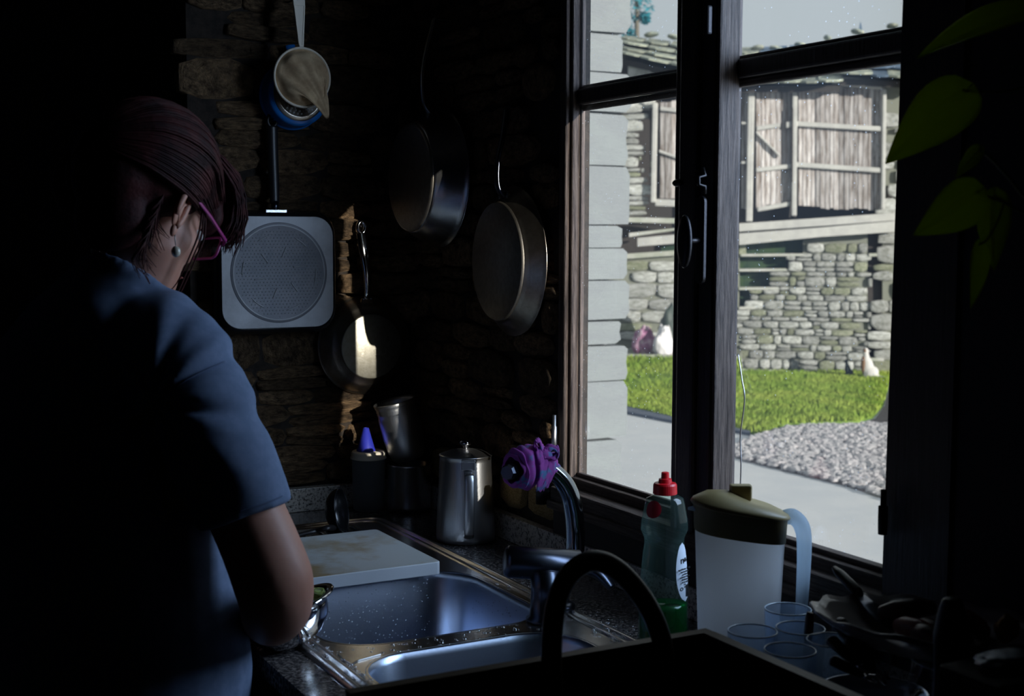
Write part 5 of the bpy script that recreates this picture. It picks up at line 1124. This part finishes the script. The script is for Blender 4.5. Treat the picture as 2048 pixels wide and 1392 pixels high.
while cnt < 5200:
    p = (rnd.uniform(gb_[0], gb_[1]), rnd.uniform(gb_[2], gb_[3]))
    if not inside(p, gpoly): continue
    r = rnd.uniform(.028, .062); a = rnd.uniform(0, PI); sx_, sy_, sz_ = r*rnd.uniform(.8, 1.4), r*rnd.uniform(.7, 1.1), r*rnd.uniform(.45, .7); i = len(vs); ca, sa = math.cos(a), math.sin(a)
    for v in iv:
        j = 1+rnd.uniform(-.16, .16); x, y = v.x*sx_*j, v.y*sy_*j; vs.append((p[0]+x*ca-y*sa, p[1]+x*sa+y*ca, ZG+.015+sz_*.5+v.z*sz_*j))
    fs += [tuple(i+q for q in f) for f in ifs]; cnt += 1
tag(mesh_obj('loose_gravel', vs, fs, M['gravel'], gb), None, None, kind='stuff')

# ---------------------------------------------------------------- outside: barn
P0 = on(1600, 745, 'z', ZG); vd = Vector((P0.x, P0.y, 0)).normalized(); bx_ = Vector((vd.y, -vd.x, 0))
barn = thing('stone_barn', 'old stone barn with weathered plank upper floor and slate roof across the yard', 'barn', (P0.x, P0.y, ZG), (0, 0, math.atan2(bx_.y, bx_.x)))
def bl(px, py, off=0.0):
    """pixel to barn-local (x, z) on the plane 'off' metres in front of the facade"""
    d = FW + RT*((px-CX)/F_PX) - UP*((py-CY)/F_PX); q = P0-vd*off; t = (q-CAM).dot(vd)/d.dot(vd); w = CAM+d*t-P0
    return (w.dot(bx_), w.z+(P0.z-ZG))
WING = 0.0
def wing(px): return WING if px < 1470 else 0.0
PXM = 2676/ (P0-CAM).dot(vd)
def bprism(name, pts, off0, off1, m, parent=None, bevel=0):
    """outline in pixels at front distance off0 extruded back to off1 (metres in front of the facade)"""
    s_ = wing(sum(p[0] for p in pts)/len(pts)); off0 += s_; off1 += s_
    bm = bmesh.new(); P = [bl(*p, off0) for p in pts]
    a = [bm.verts.new((x, -off0, z)) for x, z in P]; b = [bm.verts.new((x, -off1, z)) for x, z in P]; n = len(P)
    bm.faces.new(a); bm.faces.new(b[::-1])
    for i in range(n): bm.faces.new((a[i], b[i], b[(i+1) % n], a[(i+1) % n]))
    return obj(name, bm, m, parent or barn, bevel=bevel)
BM = [stone_mesh('stone', M['barnstone'], 100+i, bulge=.6) for i in range(10)]+[stone_mesh('stone', M['barnstone2'], 120+i) for i in range(3)]
# core wall (dark joints behind the stones)
core = [(1245, 470), (1478, 470), (1478, 620), (1500, 615), (1500, 580), (1545, 575), (1545, 545), (1572, 540), (1572, 512), (1606, 510), (1606, 480), (1735, 470), (1735, 760), (1245, 760)]
def rect_stones(px0, px1, py0, py1, sw, sh, seed, off, limit, skip=None, meshes=BM, depth=.14):
    off += wing((px0+px1)/2)
    x0, z1 = bl(px0, py0, off); x1, z0 = bl(px1, py1, off)
    sk_ = (lambda cx_, cz_, a, b: skip(x0+cx_, z0+cz_, a, b)) if skip else None
    return stones(barn, Matrix.Translation((x0, -off, z0)), x1-x0, z1-z0, sw, sh, meshes, seed, depth=depth, gap=.012, limit=limit, skip=sk_)
wl = bprism('core_wall', [(1478, 620), (1545, 575), (1606, 510), (1606, 480), (1735, 465), (1735, 765), (1478, 765)], -.05, -.5, M['joint'])
bprism('core_wall', [(1765, 150), (1900, 150), (1900, 765), (1765, 765)], -.02, -.5, M['joint'])
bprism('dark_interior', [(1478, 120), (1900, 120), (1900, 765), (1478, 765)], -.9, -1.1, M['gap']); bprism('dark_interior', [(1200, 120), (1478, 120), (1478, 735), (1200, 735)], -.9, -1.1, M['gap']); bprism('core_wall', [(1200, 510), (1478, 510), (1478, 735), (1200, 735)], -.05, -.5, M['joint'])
sx_a = bl(1545, 600)[0]
def stair_skip(x, z, a, b):
    for (q0, q1, p0, p1) in ((1478, 1606, 478, 512), (1478, 1572, 512, 543), (1478, 1545, 543, 578), (1478, 1500, 578, 617)):
        x0, z1 = bl(q0, p0); x1, z0 = bl(q1, p1)
        if x0-.5 < x < x1+.02 and z0+.02 < z < z1+.2: return True
    return False
rect_stones(1478, 1738, 484, 752, (.12, .42), (.08, .20), 31, 0.0, 210, stair_skip, depth=.09)
rect_stones(1250, 1362, 518, 716, (.35, .85), (.16, .30), 32, 0.0, 30, depth=.08)
rect_stones(1256, 1303, 160, 432, (.28, .62), (.12, .26), 33, .05, 30, depth=.08)
rect_stones(1767, 1812, 165, 752, (.30, .55), (.20, .36), 34, .05, 30, depth=.08)
# dark stepped recess with slate treads
bprism('recess', [(1478, 478), (1606, 478), (1606, 512), (1572, 512), (1572, 543), (1545, 543), (1545, 578), (1500, 578), (1500, 617), (1478, 617)], -.30, -.40, M['moss_shade'])
for (q0, q1, y) in ((1482, 1606, 510), (1478, 1572, 540), (1478, 1556, 577), (1478, 1506, 616)): bprism('stair_tread', [(q0, y-2), (q1, y-3), (q1+3, y+2), (q0, y+3)], .06, -.30, M['slab'])
bprism('stair_post', [(1478, 487), (1491, 487), (1492, 512), (1478, 512)], .02, -.10, M['barnstone2'])
# right dark door gap with lintel and sill
bprism('dark_post', [(1735, 466), (1782, 463), (1776, 490), (1767, 508), (1764, 515), (1763, 714), (1735, 690)], -.15, -.30, M['gap'])
bprism('lintel_stone', [(1738, 507), (1768, 506), (1768, 512), (1738, 513)], .05, -.2, M['slab']); bprism('sill_stone', [(1740, 716), (1768, 716), (1768, 722), (1740, 722)], .10, -.2, M['slab'])
bprism('rubble', [(1745, 722), (1800, 718), (1800, 752), (1752, 750)], .10, -.2, M['barnstone2'], bevel=.03)
# gallery: floor slab, beam, ledges
bprism('gallery_slab', [(1478, 447), (1800, 425), (1800, 440), (1640, 452), (1478, 463)], .45, -.4, M['beam']); bprism('gallery_beam', [(1478, 467), (1640, 455), (1800, 441), (1800, 463), (1640, 474), (1478, 490)], .50, .20, M['beam'])
bprism('gallery_slab', [(1244, 434), (1362, 437), (1362, 447), (1244, 444)], .45, -.4, M['slab']); bprism('gallery_beam', [(1275, 476), (1362, 468), (1362, 486), (1275, 493)], .50, .20, M['beam'])
bprism('ledge_plank', [(1258, 466), (1362, 455), (1362, 459), (1258, 474)], .35, 0, M['slab']); bprism('dark_beam', [(1244, 444), (1325, 451), (1325, 462), (1244, 449)], .30, .1, M['dark'])
bprism('wall_cap', [(1248, 508), (1362, 500), (1362, 510), (1248, 518)], .12, -.2, M['slab']); bprism('mossy_block', [(1322, 492), (1362, 490), (1362, 503), (1322, 506)], .1, -.2, M['moss_shade'])
# plank wall, one object per plank
rnd = random.Random(8)
def planks(q0, q1, top, bot, off, w=(7.5, 11.5)):
    x = q0
    while x < q1:
        ww = min(rnd.uniform(*w), q1-x+1.5); f = lambda t, xx: t[0]+(t[1]-t[0])*(xx-q0)/(q1-q0); j0, j1 = rnd.uniform(-1.5, 1.5), rnd.uniform(-4, 3); o_ = off+rnd.uniform(-.015, .02)
        bprism('plank', [(x+.5, f(top, x)+j0), (x+ww-.5, f(top, x+ww)+j0), (x+ww-.6+rnd.uniform(-.6, .2), f(bot, x+ww)+j1), (x+.5, f(bot, x)+j1)], o_, o_-.04, M['plank']); x += ww
planks(1597, 1768, (172, 176), (414, 420), .10); planks(1512, 1592, (168, 172), (418, 402), .13, (8, 12)); planks(1482, 1496, (172, 172), (420, 420), .08, (6, 8)); planks(1320, 1364, (205, 200), (395, 398), .10, (9, 14))
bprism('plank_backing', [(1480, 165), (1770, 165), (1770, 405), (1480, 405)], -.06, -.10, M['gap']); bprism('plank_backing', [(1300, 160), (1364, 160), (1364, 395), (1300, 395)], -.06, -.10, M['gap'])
def post(px0, py0, px1, py1, wpx, off, name='post', m='beam'):
    bprism(name, [(px0-wpx/2, py0), (px0+wpx/2, py0), (px1+wpx/2, py1), (px1-wpx/2, py1)], off, off-.12, M[m], bevel=.02)
post(1503, 168, 1498, 443, 13, .28); post(1590, 182, 1588, 432, 10, .27); post(1585, 215, 1584, 365, 4, .285, 'dark_slot', 'dark'); post(1583, 398, 1579, 436, 4, .27, 'prop', 'dark'); post(1587, 398, 1590, 436, 4, .27, 'prop', 'dark')
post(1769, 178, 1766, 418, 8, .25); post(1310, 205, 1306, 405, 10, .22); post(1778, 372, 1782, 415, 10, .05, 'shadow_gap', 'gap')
def rail(px0, py0, px1, py1, h_, off, name='rail'):
    bprism(name, [(px0, py0-h_/2), (px1, py1-h_/2), (px1, py1+h_/2), (px0, py0+h_/2)], off, off-.08, M['beam'], bevel=.015)
rail(1590, 247, 1770, 258, 10, .22); rail(1592, 329, 1768, 341, 10, .22); rail(1513, 257, 1560, 250, 9, .22); rail(1512, 340, 1583, 332, 9, .22); rail(1515, 419, 1583, 407, 9, .22); rail(1512, 264, 1560, 312, 6, .24, 'brace'); rail(1320, 217, 1364, 222, 8, .2); rail(1318, 302, 1364, 318, 6, .2); rail(1310, 405, 1362, 407, 14, .12, 'sill_beam'); rail(1572, 250, 1592, 246, 12, .24, 'latch'); rail(1482, 246, 1500, 246, 5, .24); rail(1482, 325, 1500, 325, 5, .24)
bprism('wall_plate', [(1480, 163), (1672, 168), (1668, 176), (1480, 174)], .24, 0, M['beam']); bprism('eave_board', [(1672, 154), (1768, 160), (1764, 176), (1664, 167)], .40, 0, M['beam'])
bprism('right_wall_top', [(1768, 160), (1800, 158), (1800, 172), (1768, 172)], .15, -.2, M['beam'])
# roof slates in overlapping rows rising away from the eave
roofm = bpy.data.objects.new('roof', None); C.objects.link(roofm); roofm.parent = barn
sl_mesh = []
for k in range(6):
    bm = bmesh.new(); r_ = random.Random(70+k); prism(bm, [(-.5, -.5), (-.2, -.56-r_.uniform(0, .06)), (.25, -.55-r_.uniform(0, .06)), (.5, -.47), (.49, .5), (-.5, .5)], 0, 1); me = bpy.data.meshes.new('slate'); bmesh.ops.recalc_face_normals(bm, faces=bm.faces[:]); bm.to_mesh(me); bm.free(); me.materials.append(M['slateblue' if k > 3 else 'slate']); sl_mesh.append(me)
def roof_rows(px0, px1, e0, e1, r0, r1, rows, seed, meshes, run=3.2, wm=(.32, .6)):
    """eave line e0->e1 (pixels) and ridge r0->r1; ridge lies run metres behind the facade"""
    rn = random.Random(seed)
    def P(px, f):
        s = (px-px0)/(px1-px0); off = .45-(run+.45)*f+wing((px0+px1)/2-5); py = (e0+(e1-e0)*s)*(1-f)+(r0+(r1-r0)*s)*f; x, z = bl(px, py, off); return Vector((x, -off, z))
    bm = bmesh.new(); q = [P(px0, 0), P(px1, 0), P(px1, 1), P(px0, 1)]; a = [bm.verts.new(v-Vector((0, 0, .05))) for v in q]; b = [bm.verts.new(v-Vector((0, 0, .16))) for v in q]
    bm.faces.new(a); bm.faces.new(b[::-1])
    for i in range(4): bm.faces.new((a[i], b[i], b[(i+1) % 4], a[(i+1) % 4]))
    obj('roof_deck', bm, M['dark'], roofm)
    for r in range(rows):
        f = (r+.35)/rows; x = px0
        while x < px1:
            w = rn.uniform(*wm); wp = w*PXM; c = P(min(x+wp/2, px1), f); u = (P(px0+30, f)-P(px0, f)).normalized(); v = (P(x, min(f+.1, 1.05))-P(x, f)).normalized(); n_ = u.cross(v).normalized()
            L_ = (P(x, 1)-P(x, 0)).length/rows*1.5; c = c+n_*(.02+rn.uniform(0, .03)); v2 = (v*1.0+n_*-.08).normalized(); n2 = u.cross(v2)
            o = bpy.data.objects.new('slate', rn.choice(meshes)); C.objects.link(o); o.parent = roofm
            o.matrix_local = Matrix(((u.x*(w-.01), v2.x*L_, n2.x*.035, c.x), (u.y*(w-.01), v2.y*L_, n2.y*.035, c.y), (u.z*(w-.01), v2.z*L_, n2.z*.035, c.z), (0, 0, 0, 1)))
            x += wp
roof_rows(1478, 1680, 168, 166, 100, 88, 5, 1, sl_mesh); roof_rows(1680, 1860, 152, 160, 88, 62, 5, 2, sl_mesh[3:]+sl_mesh)
roof_rows(1244, 1480, 112, 166, 72, 100, 4, 3, sl_mesh[:4])
bprism('soffit', [(1298, 128), (1364, 140), (1364, 158), (1340, 158), (1298, 140)], .30, .0, M['dark']); bprism('eave_board', [(1254, 122), (1300, 126), (1364, 146), (1364, 158), (1300, 138), (1256, 134)], .20, .05, M['slab']); bprism('gable_wall', [(1256, 134), (1310, 140), (1310, 215), (1256, 215)], .02, -.5, M['barnstone'])
# ridge stones seen against the sky
rnd = random.Random(15)
for (px, py, w) in ((1262, 82, 40), (1303, 69, 34), (1348, 74, 30), (1395, 84, 34), (1450, 92, 34), (1515, 96, 30), (1552, 97, 30), (1600, 90, 26), (1655, 76, 18), (1715, 64, 30), (1785, 52, 26)):
    c = bl(px, py, -2.7+wing(px)); bm = bmesh.new(); bmesh.ops.create_icosphere(bm, subdivisions=2, radius=1)
    for v in bm.verts: v.co = Vector((v.co.x*w/PXM/2, v.co.y*.25, v.co.z*.055*(1+.4*noise.noise(v.co*2+Vector((px, 0, 0)))))) 
    obj('ridge_stone', bm, M['slate'], roofm, loc=(c[0], 2.7-wing(px), c[1]), rot=(0, rnd.uniform(-.12, .25), 0))
bprism('ridge_finial', [(1716, 66), (1721, 42), (1726, 66)], -2.6, -2.8, M['slateblue'], roofm)

# things by the barn wall
def bw(px, py, off):
    off += wing(px); x, z = bl(px, py, off); return Vector(barn.location)+bx_*x-vd*off+Vector((0, 0, z))
def lump(name, label, cat, px0, px1, py0, py1, off, m, seed, dep_=.3, amp=.25, group=None, taper=.4):
    a = bw(px0, py1, off); b = bw(px1, py0, off); c = (a+b)/2; w = (b-a).dot(bx_)/2; h = (b.z-a.z); bm = bmesh.new(); bmesh.ops.create_icosphere(bm, subdivisions=4, radius=1)
    for v in bm.verts:
        q = v.co.copy(); n_ = noise.noise(q*1.7+Vector((seed, 0, 0)))+.5*noise.noise(q*4+Vector((0, seed, 0))); k = 1-taper*(q.z*.5+.5)
        v.co = Vector((q.x*w*k, q.y*dep_*k, q.z*h/2+h/2))*(1+amp*n_)
    lo = min(v.co.z for v in bm.verts)
    for v in bm.verts: v.co.z -= lo
    bmesh.ops.rotate(bm, cent=(0, 0, 0), matrix=Matrix.Rotation(barn.rotation_euler.z, 3, 'Z'), verts=bm.verts[:])
    z0 = a.z
    return tag(obj(name, bm, m, None, smooth=True, loc=(c.x, c.y, z0)), label, cat, group)
lump('tarpaulin', 'dark rounded tarpaulin covered heap behind the sacks against the barn wall', 'tarpaulin', 1305, 1375, 612, 716, .9, M['tarp'], 3, .35, .12, taper=.5)
lump('sack', 'pink and purple plastic sack leaning at the left of the heap by the barn wall', 'sack', 1260, 1318, 655, 716, 1.2, M['sackpink'], 7, .25, .22)
lump('sack', 'white and pink plastic sack in front of the dark heap', 'sack', 1303, 1352, 655, 718, 1.45, M['sackwhite'], 12, .25, .22, taper=.3)
bprism('stone_edging', [(1150, 707), (1475, 713), (1475, 719), (1150, 713)], 1.85, 1.7, M['slab'])
TZ = bl(1300, 715, 1.75)[1]
bprism('terrace', [(1150, 713), (1475, 718), (1475, 758), (1150, 758)], 1.72, -.1, M['joint'])
qa, qb = Vector((*gp(1120, 800), ZG)), Vector((*gp(1482, 790), ZG)); qc, qd = bw(1482, 719, 1.87), bw(1120, 713, 1.87)
lo_ = Vector((0, 0, -.25)); vsb = [qa+lo_*.1, qb+lo_*.1, qc, qd, qc+lo_*1.3, qd+lo_*1.3]
mesh_obj('grass_bank', vsb, [(0, 1, 2, 3), (1, 0, 5, 4), (0, 3, 5), (1, 4, 2), (2, 4, 5, 3)], M['soil'], lw)
vs = []; fs = []; rnd = random.Random(77)
for k in range(9000):
    u, v = rnd.random(), rnd.random(); p = qa.lerp(qb, u).lerp(qd.lerp(qc, u), v); h_ = rnd.uniform(.04, .10); a = rnd.uniform(0, PI); w = rnd.uniform(.010, .022); i = len(vs)
    vs += [(p.x-w*math.cos(a), p.y-w*math.sin(a), p.z-.01), (p.x+w*math.cos(a), p.y+w*math.sin(a), p.z-.01), (p.x+rnd.uniform(-.03, .03), p.y+rnd.uniform(-.03, .03), p.z+h_)]; fs.append((i, i+1, i+2))
tag(mesh_obj('bank_grass', vs, fs, M['grass'], lw), None, None, kind='stuff')
# dogs
def sit_dog(name, label, px, py0, py1, off, furs, flip=1, patch=True):
    base = bw(px, py1, off); top = bw(px, py0, off); h = top.z-base.z; d = thing(name, label, 'dog', (base.x, base.y, ZG+.03), (0, 0, barn.rotation_euler.z)); s = h
    bm = bmesh.new()
    ell(bm, (flip*.10*s, 0, .20*s), (.24*s, .18*s, .20*s)); ell(bm, (flip*.0*s, 0, .38*s), (.17*s, .15*s, .26*s)); ell(bm, (-flip*.05*s, 0, .56*s), (.12*s, .12*s, .17*s))
    tube(bm, [(-flip*.04*s, 0, .58*s), (-flip*.06*s, 0, .74*s), (-flip*.07*s, 0, .82*s)], [.11*s, .09*s, .08*s], 14)
    ell(bm, (-flip*.08*s, 0, .85*s), (.105*s, .09*s, .09*s)); tube(bm, [(-flip*.12*s, 0, .84*s), (-flip*.20*s, 0, .81*s), (-flip*.25*s, 0, .79*s)], [.06*s, .045*s, .032*s], 12)
    for sy in (-1, 1):
        tube(bm, [(-flip*.08*s, sy*.08*s, .45*s), (-flip*.10*s, sy*.08*s, .20*s), (-flip*.10*s, sy*.08*s, .03*s), (-flip*.15*s, sy*.08*s, .02*s)], [.055*s, .04*s, .033*s, .032*s], 10)
        ell(bm, (flip*.12*s, sy*.14*s, .14*s), (.17*s, .06*s, .14*s)); tube(bm, [(flip*.10*s, sy*.15*s, .03*s), (-flip*.08*s, sy*.16*s, .025*s)], [.035*s, .028*s], 8)
        tube(bm, [(-flip*.07*s, sy*.06*s, .90*s), (-flip*.06*s, sy*.07*s, .97*s), (-flip*.06*s, sy*.07*s, 1.0*s)], [.035*s, .02*s, .006*s], 8)
    tube(bm, [(flip*.28*s, 0, .08*s), (flip*.42*s, 0, .04*s), (flip*.62*s, -.05*s, .035*s), (flip*.72*s, -.08*s, .04*s)], [.05*s, .045*s, .04*s, .02*s], 10)
    o = remeshed('body', bm, furs[0], .02, None, 3); o.parent = d
    if patch:
        bm = bmesh.new(); ell(bm, (-flip*.13*s, -.02*s, .42*s), (.085*s, .13*s, .30*s)); ell(bm, (-flip*.10*s, -.02*s, .86*s), (.07*s, .095*s, .08*s)); q = remeshed('brown_patch', bm, furs[1], .02, None, 3); q.parent = d; q['label'] = 'brown fur patch down the chest'
    else:
        bm = bmesh.new(); ell(bm, (0, -.13*s, .35*s), (.03*s, .05*s, .22*s)); q = remeshed('chest_blaze', bm, furs[1], .015, None, 2); q.parent = d; q['label'] = 'pale stripe on the chest'
    bm = bmesh.new(); ell(bm, (-flip*.27*s, 0, .80*s), (.018*s, .02*s, .016*s)); q = obj('nose', bm, M['ink'], d, smooth=True)
    return d
sit_dog('dog', 'white and brown dog sitting on the lawn by the right end of the barn wall', 1735, 688, 752, 1.0, (M['furwhite'], M['furbrown']))
sit_dog('dog', 'small black dog sitting close to the barn wall, left of the white dog', 1695, 712, 748, .75, (M['furblack'], M['furwhite']), patch=False)
# tree behind the roof, far left of the view
tp_ = dep(1274, 40, 31); tr_ = thing('tree', 'blue-green leafy tree rising beyond the left end of the barn roof', 'tree', (tp_.x, tp_.y, ZG))
bm = bmesh.new(); tube(bm, [(0, 0, 0), (.03, .05, 3), (.0, 0, tp_.z-ZG+.2), (-.05, 0, tp_.z-ZG+1.2)], [.16, .11, .05, .02], 12); obj('trunk', bm, M['bark'], tr_, smooth=True)
rnd = random.Random(9); vs = []; fs = []
for k in range(1500):
    cl = rnd.choice(((-.18, .0, -.35, .18), (-.25, 0, .0, .22), (.05, 0, .3, .35), (-.05, .1, .9, .55), (.18, 0, .05, .15), (.1, .1, 1.5, .6)))
    d_ = Vector((rnd.gauss(0, 1), rnd.gauss(0, 1), rnd.gauss(0, 1))).normalized()*cl[3]*rnd.random()**.4; c = Vector((0, 0, tp_.z-ZG))+RT*cl[0]+Vector((0, cl[1], cl[2]))+d_
    u = Vector((rnd.uniform(-1, 1), rnd.uniform(-1, 1), rnd.uniform(-1, 1))).normalized(); v = u.orthogonal().normalized(); i = len(vs); vs += [c-u*.05, c+v*.025, c+u*.05, c-v*.025]; fs.append((i, i+1, i+2, i+3))
tag(mesh_obj('foliage', vs, fs, M['treeleaf'], tr_), None, None, kind='stuff')

# ---------------------------------------------------------------- outside: neighbouring wall close by, sunlit, at the left of the window
NW = 7.6
w0 = dep(1240, 700, NW); wn = Vector((0, -1, 0)); nb = thing('stone_outbuilding', 'sunlit pale stone wall corner close outside the left window pane', 'outbuilding', (w0.x, w0.y, ZG))
bx('core_wall', -3.2, -.05, .06, 2.0, 0, 5.2, M['outwall'], nb)
NM = []
for k in range(6):
    bm = bmesh.new(); r_ = random.Random(300+k); prism(bm, [(-.5, -.5), (.47+r_.uniform(-.02, .02), -.5+r_.uniform(0, .04)), (.5, -.30), (.5+r_.uniform(-.02, .01), 0), (.5, .36), (.46+r_.uniform(-.02, .02), .5-r_.uniform(0, .05)), (-.5, .5)], 0, 1, Matrix.Rotation(PI/2, 4, 'X')); bmesh.ops.translate(bm, verts=bm.verts[:], vec=(0, .5, 0))
    me = bpy.data.meshes.new('stone'); bmesh.ops.recalc_face_normals(bm, faces=bm.faces[:]); bm.to_mesh(me); bm.free(); me.materials.append(M['outwall']); NM.append(me)
rnd = random.Random(12); z = 0
while z < 5.2:
    hh = rnd.uniform(.12, .34); x = rnd.uniform(-.05, .03)
    while x > -1.8:
        ww = rnd.uniform(.5, 1.0); o = bpy.data.objects.new('stone', rnd.choice(NM)); C.objects.link(o); o.parent = nb; o.matrix_local = Matrix.Translation((x-ww/2, .10+rnd.uniform(-.004, .004), z+hh/2)) @ Matrix.Diagonal((ww-.001, .30, hh-.0015, 1)); x -= ww
    z += hh
